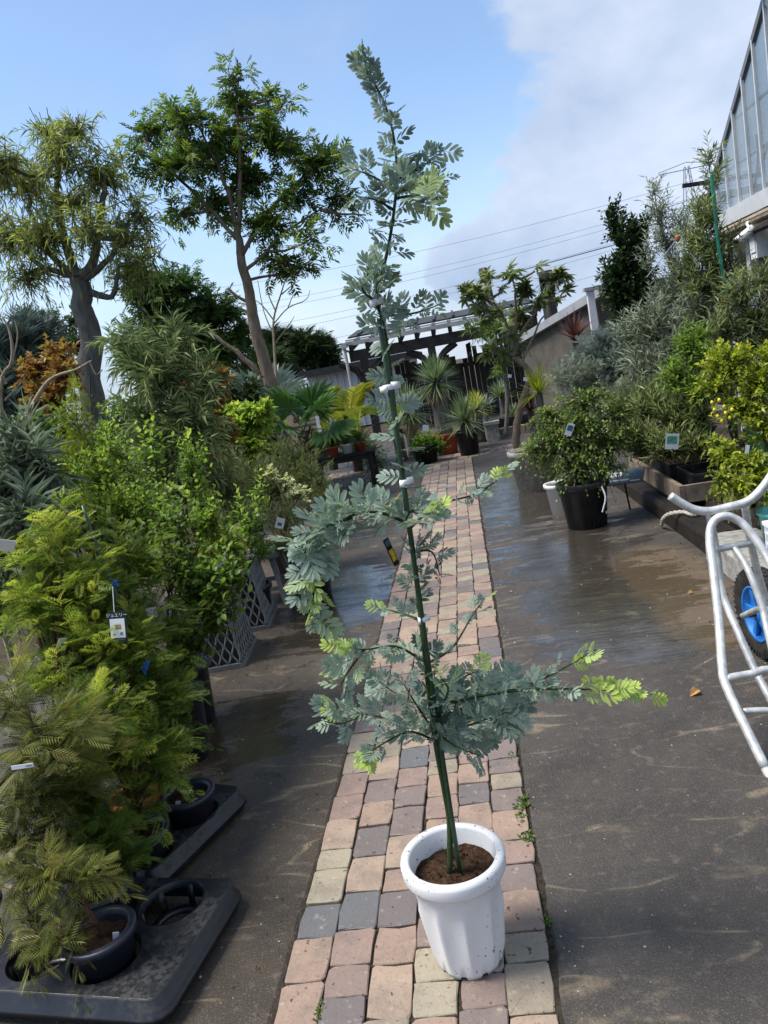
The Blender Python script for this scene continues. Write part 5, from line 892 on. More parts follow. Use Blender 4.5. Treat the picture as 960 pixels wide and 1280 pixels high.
for xp in (c[0], x0 + .35, x1 - .2):
    build(Acc().box((xp, PY + .06, (zE - .4) / 2), (.17, .17, zE - .4)), 'post', 'wood_black', pg)
    for sg in (-1, 1): build(Acc().tube(curve([(xp + sg * .05, PY + .06, zE - 1.05), (xp + sg * .2, PY + .06, zE - .62), (xp + sg * .55, PY + .06, zE - .40)], 4), .075, 6), 'brace', 'wood_black', pg)
build(Acc().box((x0 - .03, PY - .02, zE - .03), (.14, .12, .10)).tube([(x0 - .03, PY - .02, zE - .05), (x0 - .03, PY - .02, .0)], .035, 8), 'downpipe', 'lath_white', pg)
fn = thing('board_fence', 'dark weathered fence of uneven upright boards behind the yuccas', 'fence', (1.0, 18.1, 0)); rg = np.random.default_rng(160); fx = P(495, 470, 18)[0]; x = fx; nb_ = 0
while x < 2.35:
    w_ = rg.uniform(.085, .15); h_ = 1.62 + rg.normal() * .12 + (.0 if x > .2 else -.15)
    a = Acc(); v = np.array([[0, 0, 0], [w_, 0, 0], [w_, .022, 0], [0, .022, 0], [0 + rg.normal() * .01, 0, h_], [w_ + rg.normal() * .01, 0, h_ + rg.normal() * .04], [w_, .022, h_], [0, .022, h_]]) + V3(x, 18.1 + rg.normal() * .008, 0); a.add(v, [[0, 1, 5, 4], [1, 2, 6, 5], [2, 3, 7, 6], [3, 0, 4, 7], [4, 5, 6, 7]]); build(a, 'board', 'board_fence', fn); x += w_ + rg.uniform(.002, .022)
for z in (.45, 1.25): build(Acc().box(((fx + 2.35) / 2, 18.165, z), (2.35 - fx, .05, .09)), 'rail', 'board_fence', fn)
# white-walled building left of the pergola
wb = thing('white_building', 'low white-walled building with a dark eave left of the pergola', 'building', (-4.6, 22, 0)); q0 = P(385, 478, 22); q1 = P(470, 452, 22); zR = P(420, 465, 22)[2]
build(Acc().box(((q0[0] - 1.3) / 2 , 24, zR / 2), (-1.3 - q0[0], 3.9, zR)), 'wall', 'wall_white', wb); rf = build(Acc().box(((q0[0] - 1.3) / 2, 24, zR + .09), (-.9 - q0[0], 4.6, .18)), 'roof', 'roof_slate', wb)
for i in range(14): build(Acc().box((q0[0] + .25 + i * (-1.3 - q0[0] - .5) / 13, 22.03, zR / 2), (.03, .04, zR - .02)), 'wall_batten', 'wall_white', wb)
for px_, w_ in ((470, .5), (452, .4)):
    c = P(px_, 452, 21.9); f_ = build(Acc().box((c[0], 22.02, 1.45), (w_, .06, .8)), 'window', 'lath_white', wb); build(Acc().box((c[0], 21.985, 1.45), (w_ - .14, .012, .66)), 'pane', 'glass', f_)
# grey shed on the right of the fence
sh = thing('grey_shed', 'grey-walled lean-to shed with a rising pale roof edge', 'shed', (2.3, 15, 0)); a0 = P(650, 428, 15); a1 = P(745, 372, 12.4); n_ = V3(a1[0] - a0[0], a1[1] - a0[1], 0); wall = Acc(); dpt = V3(2.5, 1.2, 0)
def wallquad(p, q): return [[p[0], p[1], 0], [q[0], q[1], 0], [q[0], q[1], q[2]], [p[0], p[1], p[2]]]
wall.add(wallquad(a0, a1), [[0, 1, 2, 3]]); wall.add(wallquad(a1, a1 + dpt), [[0, 1, 2, 3]]); wall.add(wallquad(a0 + dpt, a0), [[0, 1, 2, 3]]); wall.add(wallquad(a1 + dpt, a0 + dpt), [[0, 1, 2, 3]]); build(wall, 'wall', 'wall_shed', sh)
dd = nrm(a1 - a0); build(Acc().beam(a0 - dd * .25 + V3(-.02, -.08, .03), a1 + dd * .2 + V3(-.02, -.08, .03), .12, .13), 'roof_edge', 'trim_grey', sh)
rf = Acc(); o_ = V3(0, 0, .09); rf.add([a0 - dd * .25 + o_, a1 + dd * .2 + o_, a1 + dd * .2 + dpt + o_, a0 - dd * .25 + dpt + o_], [[0, 1, 2, 3]]); build(rf, 'roof', 'roof_slate', sh)
c = P(741, 392, 11.8); t = thing('white_post', 'white square post with a grey cap at the end of the shed', 'post', (c[0], 11.8, 0)); h_ = P(738, 364, 11.8)[2]; build(Acc().box((c[0], 11.8, h_ / 2), (.10, .10, h_)), 'post', 'wall_white', t); build(Acc().box((c[0] + .12, 11.8, h_ + .03), (.42, .16, .05)), 'cap', 'trim_grey', t)
# utility poles and power lines
for px, pt_, Y, r_, lb in ((604, 340, 26, .13, 'slim grey utility pole rising behind the pergola roof'), (682, 345, 20, .17, 'dark stout pole with a wrapped top behind the small tree')):
    c = P(px, pt_, Y); t = thing('utility_pole', lb, 'pole', (c[0], Y, 0)); build(Acc().tube([(c[0], Y, 0), (c[0], Y, c[2] / 2), (c[0], Y, c[2])], [r_ * 1.25, r_ * 1.1, r_], 12), 'shaft', 'pole_concrete' if px == 604 else 'wood_dark', t, True)
    build(Acc().lathe([(0, c[2] + .12), (r_ * 1.05, c[2] + .12), (r_ * 1.05, c[2] - .15), (r_ * .9, c[2] - .15)], (c[0], Y, 0), 12), 'cap', 'wood_black', t, True)
    if px == 682:
        rgx = np.random.default_rng(166); a = Acc(); blade_rosette(a, rgx, V3(c[0], Y - .05, c[2] - .1), 60, .5, .03, -.9, .3, .3); build(a, 'ivy_tuft', 'leaf_dark', t)
PLY = 150.0; pl_ = thing('power_pylon', 'distant steel lattice power pylon above the shrubs', 'pylon', (P(862, 300, PLY)[0], PLY, 0)); tp = P(858, 208, PLY); bx, by = tp[0], PLY; a = Acc(); hw = lambda z: .35 + (tp[2] - z) * .085
zl = np.linspace(0, tp[2], 12)
for i in range(11):
    for sx, sy in ((1, 1), (-1, 1), (-1, -1), (1, -1)):
        w0, w1 = hw(zl[i]), hw(zl[i + 1]); a.beam((bx + sx * w0, by + sy * w0, zl[i]), (bx + sx * w1, by + sy * w1, zl[i + 1]), .12, .12)
    for s_ in (-1, 1): a.beam((bx - s_ * hw(zl[i]), by - hw(zl[i]), zl[i]), (bx + s_ * hw(zl[i + 1]), by - hw(zl[i + 1]), zl[i + 1]), .07, .07)
build(a, 'tower', 'pylon_steel', pl_)
for z_, w_ in ((tp[2] - .5, 5.0), (tp[2] - 7, 7.0), (tp[2] - 13, 6.0)): build(Acc().beam((bx - w_, by, z_ + .3), (bx, by, z_ + 1.2), .1, .1).beam((bx - w_, by, z_), (bx + w_, by, z_), .13, .13).beam((bx + w_, by, z_ + .3), (bx, by, z_ + 1.2), .1, .1), 'cross_arm', 'pylon_steel', pl_)
for i, (p0, p1, sag) in enumerate([((990, 188), (180, 372), 7), ((1000, 205), (180, 402), 7), ((1000, 212), (180, 411), 7), ((1000, 232), (180, 432), 7), ((1000, 240), (180, 441), 7), ((1000, 268), (180, 462), 7)]):
    A, Bq = P(*p0, 118), P(*p1, 140); tt = np.linspace(0, 1, 30)[:, None]; pts = A + (Bq - A) * tt - V3(0, 0, 1) * sag * .35 * 4 * tt * (1 - tt); o = build(Acc().tube(pts, .028, 4), 'power_line', 'wire', None, origin=A); tag(o, 'thin power line strung across the sky behind the acacia', 'power line', 'power lines across the sky')
t = thing('service_wire', 'dark single wire running from the slim pole towards the evergreen', 'wire', P(640, 338, 26)); cvp = curve([P(604, 352, 26), P(680, 330, 24), P(790, 300, 22)], 6); build(Acc().tube(cvp, .02, 4), 'wire', 'wire', t)
# small large-leaved tree with leaning trunk
st_ = tree('small_tree', 'small open tree with drooping leaf clusters and a crooked leaning trunk', 10.6, [(645, 540), (650, 515), (658, 488), (660, 465), (648, 452), (640, 448)], [5, 4.6, 4.2, 4, 3.6, 3.2], [(600, 370, 9, 8), (610, 395, 10, 9), (640, 345, 10, 8), (655, 365, 10, 8), (690, 350, 10, 8), (705, 370, 8, 8), (680, 370, 10, 8), (650, 400, 10, 10), (630, 420, 10, 9), (580, 365, 7, 7), (612, 350, 7, 7), (668, 385, 8, 7), (625, 365, 6, 6), (700, 345, 8, 7), (620, 440, 9, 8), (665, 340, 6, 6)], T_STAR, 'leaf_olive', 84, .16, 3, .165, 171, 'bark_tan', limbs_px=[([(640, 448), (638, 420), (628, 395), (615, 372)], 2.6, 1), ([(641, 448), (650, 420), (670, 390), (690, 365)], 2.6, 1), ([(640, 440), (645, 400), (645, 370), (640, 345)], 2.4, 1), ([(652, 455), (662, 430), (680, 395)], 2, 1)], tw_kw=dict(up=.5, droop=.1, shell=.9), lf_kw=dict(spread=R(35), tint=(.05, .55), t0=.6), sec=2)
tree('small_tree', 'bushy small-leaved tree under the pergola end', 12.5, [(632, 545), (634, 510), (632, 470), (628, 440)], [3, 2.8, 2.6, 2], [(625, 410, 16, 14), (605, 405, 14, 9), (640, 425, 14, 12), (620, 390, 12, 9), (592, 408, 9, 7), (628, 450, 9, 9)], T_LANCE, 'leaf_green', 170, .28, 7, .14, 172, 'bark_grey', lf_kw=dict(tint=(.1, .8)), tw_kw=dict(up=.4, droop=.4), twr=.004)
for px, py, Y, lb in ((637, 470, 12.3, 'white band tag on the grey trunk under the pergola end'), (657, 474, 10.45, 'white folded tag tied to the crooked leaning trunk')):
    c = P(px, py, Y); t = thing('plant_tag', lb, 'plant tag', c); card(t, c, .06, .05, 'card', 'card_white', spin=.3)
# stone edging, trough and piers in the rear bed
t = thing('stone_pier', 'short stone pier at the brick-edged rear bed', 'pier', (P(615, 560, 12.6)[0], 12.6, 0)); c = P(615, 535, 12.6); build(Acc().box((c[0], 12.6, .14), (.20, .20, .28)), 'shaft', 'concrete', t); build(Acc().box((c[0], 12.6, .305), (.26, .26, .05)), 'cap', 'concrete', t)
t = thing('brick_edging', 'low edging of upright bricks round the rear bed', 'edging', (1.0, 13.0, 0)); xa = P(618, 545, 13)[0]
for k_ in range(16): build(Acc().box((xa + .06 + k_ * .105, 13.0, .07), (.09, .10, .15)), 'brick', 'brick_clay', t)
t = thing('black_trough', 'long black plastic trough of agaves in the rear bed', 'trough', (P(640, 530, 13.4)[0], 13.4, 0)); c = P(640, 530, 13.4); build(Acc().box((c[0], 13.4, .13), (.75, .25, .26)).box((c[0], 13.4, .27), (.8, .3, .03)), 'body', 'plastic_black', t)
t = thing('grey_pot', 'large pale grey tub behind the broad bush', 'pot', (P(668, 585, 7.7)[0], 7.7, 0)); c = P(668, 585, 7.7); pot(t, V3(c[0], 7.7, 0), .24, .19, .42, mat='concrete')
# ================================================================ RIGHT SIDE
b = V3(.80, 5.85, 0); bb = plant('broad_bush', 'broad dark green bush with pale new leaves in a large black pot on the lane', 'shrub', b, FB(b, [(720, 535, 5.85, 40, 34), (690, 550, 5.8, 34, 28), (755, 555, 5.85, 34, 30), (730, 500, 5.95, 40, 20), (720, 580, 5.75, 40, 22), (685, 520, 5.95, 26, 20), (770, 520, 5.9, 26, 24), (665, 560, 5.8, 16, 18), (755, 585, 5.75, 24, 16)]), T_OVAL2, 'leaf_green', 950, .17, 9, .034, 201, tr=(.012, .006), pt=(.19, .15, .36), tw_kw=dict(up=.15, droop=.55, shell=.45), lf_kw=dict(tint=(.1, .95), sunk=.45, tip=.3), sec=6)
c = P(712, 537, 5.45); card(bb, c, .05, .09, 'label_tag', 'card_white', spin=.45, lean=.2, marks=(('ink_blue', 0, .12, .8, .45),)); build(Acc().tube(curve([P(753, 640, 5.62), P(757, 622, 5.6), P(752, 608, 5.62)], 3), .006, 5), 'strap', 'card_white', bb)
t = thing('white_pot', 'white plastic pot tucked behind the large black pot', 'pot', (.70, 6.45, 0)); pot(t, V3(.70, 6.45, 0), .13, .10, .26, mat='pot_white')
c = V3(1.16, 6.05, .30); t = thing('price_board', 'dark glossy printed sheet lying askew between the large black pot and the timber', 'sign', c); card(t, c, .30, .20, 'board', 'ink_grey', yaw=-.5, lean=-1.15, spin=-.1, th=.010, marks=(('card_white', -.25, .15, .35, .3), ('ink_blue', .22, .1, .35, .5), ('card_white', -.1, -.28, .5, .10), ('card_white', .3, -.38, .25, .06)))
build(Acc().tube([c + V3(0, .05, -.02), c + V3(.03, .1, -.30)], .008, 5), 'prop', 'wood_dark', t)
# sleepers along the bed
def sleeper(label, p, q, w_, h_, seed, mat='wood_dark', z=0.0, name='timber_sleeper'):
    rg = np.random.default_rng(seed); p = V3(*p, 0); q = V3(*q, 0); d = nrm(q - p); s_ = V3(-d[1], d[0], 0); n = 14; vs = []; L = np.linalg.norm(q - p)
    for i in range(n):
        c = p + d * L * i / (n - 1)
        for sx, zz in ((-1, 0), (-1, .75), (-.8, 1), (-.25, 1.0), (-.2, .93), (.2, .95), (.25, 1.0), (.8, 1), (1, .75), (1, 0)): vs.append(c + s_ * sx * w_ / 2 * (1 + rg.normal() * .02) + V3(0, 0, z + zz * h_ + rg.normal() * .003))
    k = 10; a = Acc(); a.add(vs, [[i * k + j, i * k + j + 1, (i + 1) * k + j + 1, (i + 1) * k + j] for i in range(n - 1) for j in range(k - 1)]); o = a.n; a.f.append(np.array([list(range(k))])); a.f.append(np.array([list(range(o - k, o))[::-1]])); ob = build(a, name, mat, origin=(p + q) / 2); return tag(ob, label, 'timber')
sleeper('dark weathered timber sleeper edging the lane', (1.42, 4.62), (1.38, 7.6), .20, .14, 211); sleeper('dark timber sleeper lying behind the lane-edge sleeper', (1.68, 4.4), (1.64, 7.6), .22, .15, 212); sleeper('short broken timber by the concrete kerb', (1.46, 4.2), (1.42, 4.58), .16, .10, 213)
# concrete kerb block
t = thing('concrete_kerb', 'rough exposed-aggregate concrete kerb block behind the cart', 'kerb', (1.55, 3.7, 0)); rg = np.random.default_rng(214)
for k_ in range(2):
    y0, y1 = (3.86, 4.56) if k_ else (3.05, 3.85); a = Acc(); x0_, x1_ = 1.29, 1.62; n = 8; vs = []
    for i in range(n):
        y = y0 + (y1 - y0) * i / (n - 1)
        for x, z in ((x0_, 0), (x0_ + .006, .135), (x0_ + .02, .15), (x1_ - .02, .15), (x1_, .135), (x1_, 0)): vs.append(V3(x, y, z) + rg.normal(size=3) * .003)
    a.add(vs, [[i * 6 + j, (i + 1) * 6 + j, (i + 1) * 6 + j + 1, i * 6 + j + 1] for i in range(n - 1) for j in range(5)]); a.f.append(np.array([[5, 4, 3, 2, 1, 0], [6 * n - 6, 6 * n - 5, 6 * n - 4, 6 * n - 3, 6 * n - 2, 6 * n - 1]])); build(a, 'block', 'concrete', t)
# gravel strip and rope
a = Acc(); rg = np.random.default_rng(215); n = 2200; scatter(a, (oct_v, oct_f), np.stack([1.5 + rg.random(n) * 1.6, 2.6 + rg.random(n) * 5.2, rg.random(n) * .03 + .0], 1), rg.normal(size=(n, 3)), np.tile(V3(0, 0, 1), (n, 1)), .008 + rg.random(n) ** 2 * .02, rg.normal(size=n), rg.random(n)); tag(build(a, 'bed_gravel', 'pebble'), 'coarse gravel covering the bed behind the timber sleepers', 'gravel', kind='stuff')
rp = G(828, 655, .14); cvp = curve([G(829, 660, .0) + V3(-.01, 0, .02), G(829, 648, .10), G(838, 642, .15), G(855, 640, .16), G(868, 643, .15), G(880, 646, .15) + V3(.2, .3, -.02)], 6); o = Acc()
for s_ in range(3):
    ph = np.linspace(0, 30, len(cvp)) + s_ * 2.094; o.tube(cvp + np.stack([np.cos(ph) * .006, np.sin(ph) * .004, np.sin(ph) * .007], 1), .008, 5)
tag(build(o, 'rope', 'rope', None, True, origin=rp), 'frayed grey rope end lying over the timber sleeper', 'rope')
# raised wooden frame planter with black trays
wf = thing('wooden_planter', 'low raised planter frame of weathered boards beside the broad bush', 'planter', (2.0, 6.2, 0)); X0, X1, Y0, Y1, ZB, ZT = 1.42, 2.7, 5.42, 7.05, .155, .285
build(Acc().box((X0, (Y0 + Y1) / 2, (ZB + ZT) / 2), (.035, Y1 - Y0, ZT - ZB)), 'side_board', 'wood_grey', wf); build(Acc().box((X1, (Y0 + Y1) / 2, (ZB + ZT) / 2), (.035, Y1 - Y0, ZT - ZB)), 'side_board', 'wood_grey', wf)
for y in (Y0 + .02, Y1 - .02): build(Acc().box(((X0 + X1) / 2, y, (ZB + ZT) / 2), (X1 - X0 - .037, .035, ZT - ZB - .006)), 'end_board', 'wood_grey', wf)
build(Acc().box(((X0 + X1) / 2, (Y0 + Y1) / 2, ZB + .012), (X1 - X0 - .04, Y1 - Y0 - .08, .02)), 'base_board', 'wood_dark', wf)
for y in (Y0 + .3, Y1 - .3): build(Acc().box(((X0 + X1) / 2 + .35, y, ZB / 2), (X1 - X0 - .75, .10, ZB - .002)), 'bearer', 'wood_dark', wf)
def crate(label, c, sz, mat, bars=True, name='plastic_crate', th=.012):
    t = thing(name, label, 'crate', c); W, D, H = sz; c = np.asarray(c, float)
    build(Acc().box(c + V3(0, 0, .006), (W, D, .012)), 'floor', mat, t)
    for nm, off, s_ in (('side', (0, -D / 2, 0), (W, th)), ('side', (0, D / 2, 0), (W, th)), ('side', (-W / 2, 0, 0), (th, D - th * 2.2)), ('side', (W / 2, 0, 0), (th, D - th * 2.2))):
        a = Acc(); o = c + np.array(off); L = max(s_); al = s_[0] > s_[1]
        if bars:
            n = int(L / .032)
            for i in range(n + 1):
                u = -L / 2 + .006 + (L - .012) * i / n; a.box(o + (V3(u, 0, H / 2) if al else V3(0, u, H / 2)), (.008, th * .7, H - .02) if al else (th * .7, .008, H - .02))
            for k in range(1, 4): a.box(o + V3(0, 0, H * k / 4), (L, th * .6, .008) if al else (th * .6, L, .008))
        else: a.box(o + V3(0, 0, H / 2), (s_[0], s_[1], H - .03))
        a.box(o + V3(0, 0, H - .008), (L + (th if al else 0), th * 1.6, .018) if al else (th * 1.6, L, .018)); build(a, nm, mat, t)
    return t
crate('black plastic tray of seedlings in the wooden planter', (1.85, 5.75, .178), (.62, .42, .15), 'plastic_black', False, 'seedling_tray'); crate('black plastic tray at the back of the wooden planter', (1.85, 6.45, .178), (.62, .6, .14), 'plastic_black', False, 'seedling_tray')
t = thing('box_plank', 'grey hollow plank box resting on the corner of the planter', 'box', (1.95, 5.34, .12)); A_ = V3(1.66, 5.36, 0); build(Acc().box((1.98, 5.20, .335), (.70, .32, .022)), 'lid', 'wood_grey', t)
for sx in (-1, 1): build(Acc().box((1.98 + sx * .30, 5.20, .23), (.03, .28, .188)), 'side', 'wood_grey', t)
build(Acc().box((1.98, 5.33, .20), (.57, .02, .24)), 'back', 'wood_dark', t); build(Acc().box((1.98, 5.065, .26), (.56, .02, .12)), 'front', 'plastic_grey', t); build(Acc().box((1.98, 5.2, .068), (.6, .3, .136)), 'base', 'wood_dark', t)
crate('white open-grid plastic crate behind the cart', (1.60, 3.62, .152), (.42, .50, .22), 'plastic_white')
t = thing('teal_tub', 'pale teal plastic tub beside the white crate', 'tub', (1.62, 4.2, .15)); a = Acc().lathe([(0, .0), (.11, .0), (.13, .16), (.142, .165), (.142, .18), (.125, .18), (.115, .14), (0, .12)], (1.62, 4.2, .152), 24); build(a, 'body', 'teal_plastic', t, True)
for y_ in (5.75, 6.45):
    q = [o for o in bpy.data.objects if o.name.startswith('seedling_tray') and abs(o.location.y - y_) < .01][0]; build(Acc().box((1.85, y_, .265), (.59, .40 if y_ < 6 else .57, .02)), 'soil', 'soil', q)
crate('dark green plastic crate of pots under the lemon bush', (2.25, 5.6, .36), (.5, .4, .2), 'stake_green', False, 'pot_crate')
# shrubs on the right
rsh = [('silver_bush', 'pale silver-grey bush between the broad bush and the willow-leaved bush', 1.95, 7.7, 0, [(765, 495, 7.6, 22, 18), (800, 450, 7.6, 22, 26), (790, 490, 7.5, 22, 20), (735, 470, 7.8, 20, 18), (705, 470, 8.0, 16, 14), (820, 480, 7.4, 20, 22)], T_FERN, 'leaf_silver', 260, .24, 9, .08, dict(up=.7, droop=.2), (.1, .8), 'bark_grey'),
 ('fresh_bush', 'fresh green bush growing between the olive and the lemon bush', 2.3, 5.9, 0, [(865, 430, 5.9, 22, 22), (850, 470, 5.8, 22, 20), (880, 450, 5.8, 18, 20), (870, 490, 5.7, 20, 16)], T_OVAL2, 'leaf_lime', 220, .2, 9, .045, dict(up=.8, droop=.15), (.0, .6), 'bark_brown'),
 ('seedling_bush', 'low mixed green bush growing from the black seedling tray', 1.85, 5.75, .20, [(835, 560, 5.75, 26, 20), (805, 555, 5.9, 24, 22), (868, 560, 5.65, 24, 18), (845, 520, 5.85, 30, 16), (815, 510, 6.0, 28, 18), (875, 525, 5.75, 22, 18)], T_LANCE, 'leaf_olive', 420, .20, 9, .085, UP, (.05, .9), 'bark_brown'),
 ('seedling_bush', 'grey-twigged bush behind the black seedling tray', 1.85, 6.45, .20, [(790, 510, 6.4, 26, 26), (820, 500, 6.5, 30, 22), (850, 495, 6.5, 30, 20), (780, 545, 6.3, 20, 18)], T_LANCE, 'leaf_olive', 380, .2, 9, .075, UP, (.0, .6), 'bark_grey'),
 ('blue_bush', 'blue-grey feathery bush in front of the grey shed', 1.85, 8.2, 0, [(745, 445, 8.2, 26, 22), (720, 465, 8.1, 20, 18), (770, 460, 8.1, 26, 26), (760, 425, 8.3, 20, 18), (790, 440, 8.2, 24, 26), (735, 490, 8.0, 26, 16)], T_FERN, 'leaf_blue', 480, .24, 9, .09, dict(up=.5, droop=.25), (.0, .6), 'bark_grey'),
 ('willow_bush', 'tall olive willow-leaved bush behind the wooden planter', 2.05, 7.0, 0, [(820, 410, 7.0, 36, 36), (850, 450, 6.8, 40, 34), (805, 465, 6.8, 30, 30), (870, 400, 7.0, 34, 34), (790, 420, 7.2, 26, 30), (840, 480, 6.6, 40, 26), (880, 470, 6.6, 30, 30)], T_LANCE, 'leaf_silver', 360, .30, 11, .095, dict(up=.9, droop=.15, out_=.6), (.0, .9), 'bark_brown'),
 ('evergreen_tree', 'dense dark evergreen standing beside the pale olive', 2.55, 9.6, 0, [(785, 310, 20, 30), (770, 285, 12, 20), (800, 345, 22, 30), (770, 345, 20, 26), (785, 380, 24, 22), (800, 290, 14, 22), (765, 262, 6, 12), (775, 370, 22, 20)], T_OVAL2, 'leaf_dark', 620, .24, 9, .075, dict(up=.6, droop=.1), (.0, .7), 'bark_dark'),
 ('olive_tree', 'pale silvery olive with loose upright shoots beside the dark evergreen', 2.45, 8.4, 0, [(825, 265, 16, 26), (835, 300, 20, 26), (818, 235, 8, 16), (845, 340, 24, 26), (830, 370, 26, 22), (852, 280, 10, 18), (810, 320, 12, 20)], T_LANCE, 'leaf_silver', 260, .28, 11, .08, dict(up=1.0, droop=.1, out_=.6), (.2, .9), 'bark_grey'),
 ('staked_olive', 'tall pale olive tied to a bright green stake before the greenhouse', 2.30, 6.9, 0, [(885, 195, 9, 14), (888, 225, 13, 18), (880, 270, 20, 24), (890, 310, 26, 26), (870, 300, 18, 22), (905, 335, 26, 22), (880, 355, 30, 24), (860, 330, 16, 20), (915, 300, 14, 14)], T_LANCE, 'leaf_olive', 330, .26, 11, .08, dict(up=1.0, droop=.1, out_=.6), (.1, .95), 'bark_grey'),
 ('olive_bush', 'wide grey-green bush below the greenhouse wall', 2.6, 6.2, 0, [(925, 370, 30, 26), (945, 400, 26, 30), (905, 410, 30, 26), (955, 350, 20, 26), (930, 430, 30, 20), (970, 420, 24, 40)], T_LANCE, 'leaf_olive', 300, .28, 10, .09, dict(up=.8, droop=.2), (.0, .85), 'bark_grey'),
 ('lemon_bush', 'bright yellow-green lemon bush with small yellow fruit beside the cart', 1.85, 4.75, .0, [(915, 455, 4.8, 34, 22), (945, 480, 4.7, 26, 30), (890, 480, 4.8, 18, 24), (930, 510, 4.7, 30, 22), (955, 530, 4.6, 20, 26), (900, 445, 4.9, 22, 16), (965, 450, 4.8, 24, 24)], T_OVAL2, 'leaf_yellow', 560, .16, 9, .036, dict(up=.6, droop=.25), (.05, .75), 'stem_green'),
 ('trailing_bush', 'trailing lime bush hanging over the white crate', 1.75, 4.5, .0, [(935, 575, 4.3, 24, 20), (910, 565, 4.4, 16, 16), (955, 600, 4.2, 18, 22), (925, 605, 4.2, 18, 14), (895, 550, 4.5, 12, 12), (900, 595, 4.25, 10, 10)], T_OVAL2, 'leaf_yellow', 280, .16, 8, .038, dict(up=.2, droop=.5), (.1, .8), 'stem_green')]
for i, (nm, lb, X, Y, z, bl, tm, lm, n, L, k, s_, tk, tn, bk) in enumerate(rsh):
    bl = [q if len(q) == 5 else (q[0], q[1], Y, q[2], q[3]) for q in bl]; bl = [(q[0], q[1], q[2], q[3], q[4]) for q in bl]
    pt_ = (.16, .13, .26) if z == 0 else None
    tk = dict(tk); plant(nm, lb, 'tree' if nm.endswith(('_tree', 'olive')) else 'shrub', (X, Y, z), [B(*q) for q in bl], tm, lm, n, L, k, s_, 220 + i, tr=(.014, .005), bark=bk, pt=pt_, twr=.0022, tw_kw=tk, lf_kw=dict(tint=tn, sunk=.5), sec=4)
# lemons
lb_o = [o for o in bpy.data.objects if o.name.startswith('lemon_bush')][0]
for px, py in ((893, 512), (897, 520), (905, 508), (912, 522), (899, 500), (907, 516), (890, 503), (915, 512), (902, 526)):
    c = P(px, py, 4.52); a = Acc().lathe([(.0, -.014), (.003, -.012), (.008, -.006), (.0095, 0), (.008, .006), (.003, .011), (0, .012)], c, 10); build(a, 'fruit', 'lemon', lb_o, True)
so_ = [o for o in bpy.data.objects if o.name.startswith('staked_olive')][0]
build(Acc().tube([P(889, 215, 6.75), P(897, 300, 6.75), P(907, 365, 6.75)], .014, 7), 'stake', 'stake_bright', so_); build(Acc().lathe([(.0, -.06), (.016, -.05), (.018, 0), (.014, .05), (0, .055)], P(907, 381, 6.75), 8), 'stake_ferrule', 'rust_red', so_); build(Acc().tube([P(912, 400, 6.7), P(919, 422, 6.7)], .012, 6), 'white_support', 'plastic_white', so_)
t = thing('red_knob', 'small red-brown bird-scarer knob on a thin wire between the olives', 'ornament', P(847, 298, 7.2)); c = P(847, 298, 7.2); build(Acc().lathe([(0, -.035), (.02, -.02), (.026, 0), (.02, .022), (0, .035)], c, 10), 'knob', 'rust_red', t, True); build(Acc().tube([c + V3(-.3, 0, -.28), c, c + V3(.2, 0, .05)], .004, 4), 'wire', 'wire', t)
for px, py, Y, w_, h_, lb in ((840, 552, 5.5, .09, .12, 'blue-and-white picture tag among the seedlings'), (905, 605 - 95, 5.2, .1, .04, 'white tag half hidden under the lemon bush'), (934, 562, 4.15, .02, .05, 'slim white tag in the trailing lime bush')):
    c = P(px, py, Y); t = thing('plant_tag', lb, 'plant tag', c); card(t, c, w_, h_, 'card', 'card_white', yaw=-.2, lean=.3, spin=.15, marks=(('ink_green', 0, .1, .75, .5),) if px == 840 else ()); build(Acc().tube([c + V3(0, .004, -h_ * .4), c + V3(0, .02, -h_ * .4 - .1)], .002, 4), 'stalk', 'stake_green', t)
# ================================================================ GREENHOUSE (gable end faces the path, plane x = 3.18)
GX = 3.18; ap = onX(947, 32, GX); lo_ = onX(893, 222, GX); bz = 2.46; slope = (ap[2] - lo_[2]) / (lo_[1] - ap[1]); apY, apZ = ap[1] - .2, ap[2] + .2 * slope; eY = lo_[1] + .25; eZ = apZ - slope * (eY - apY)
gh = thing('greenhouse', 'raised glass greenhouse with pale glazing bars and steep gable', 'greenhouse', (GX + 1.5, apY, 0)); rk = lambda y: apZ - slope * abs(y - apY)
sy = 2 * apY - eY
for ya, yb in ((apY, eY), (apY, sy)): build(Acc().beam((GX, ya, rk(ya)), (GX, yb, rk(yb)), .045, .055), 'rake_bar', 'metal_grey', gh)
build(Acc().box((GX, (eY + sy) / 2, bz - .06), (.09, eY - sy, .16)), 'sill_beam', 'frame_pale', gh); nbar = int((eY - sy) / .31)
ys = [sy + .02 + (eY - sy - .04) * i / nbar for i in range(nbar + 1)]
for y in ys: build(Acc().box((GX - .01, y, (bz + rk(y)) / 2), (.03, .024, rk(y) - bz + .02)), 'glazing_bar', 'frame_pale', gh)
for i in range(nbar):
    ya, yb = ys[i] + .018, ys[i + 1] - .018; a = Acc(); x = GX + .005; za, zb = rk(ya), rk(yb); v = [[x, ya, bz + .02], [x, yb, bz + .02], [x, yb, max(bz + .03, zb - .02)], [x, ya, max(bz + .03, za - .02)]]; v += [[x + .006, *q[1:]] for q in v]; a.add(v, [[0, 1, 2, 3], [7, 6, 5, 4], [0, 3, 7, 4], [1, 5, 6, 2], [2, 6, 7, 3], [0, 4, 5, 1]]); build(a, 'pane', 'glass', gh)
for z_ in (bz + .42, bz + .85):
    yy_ = apY + (apZ - z_) / slope; build(Acc().box((GX + .03, apY, z_), (.02, 2 * (yy_ - apY), .02)), 'cross_wire', 'metal_grey', gh)
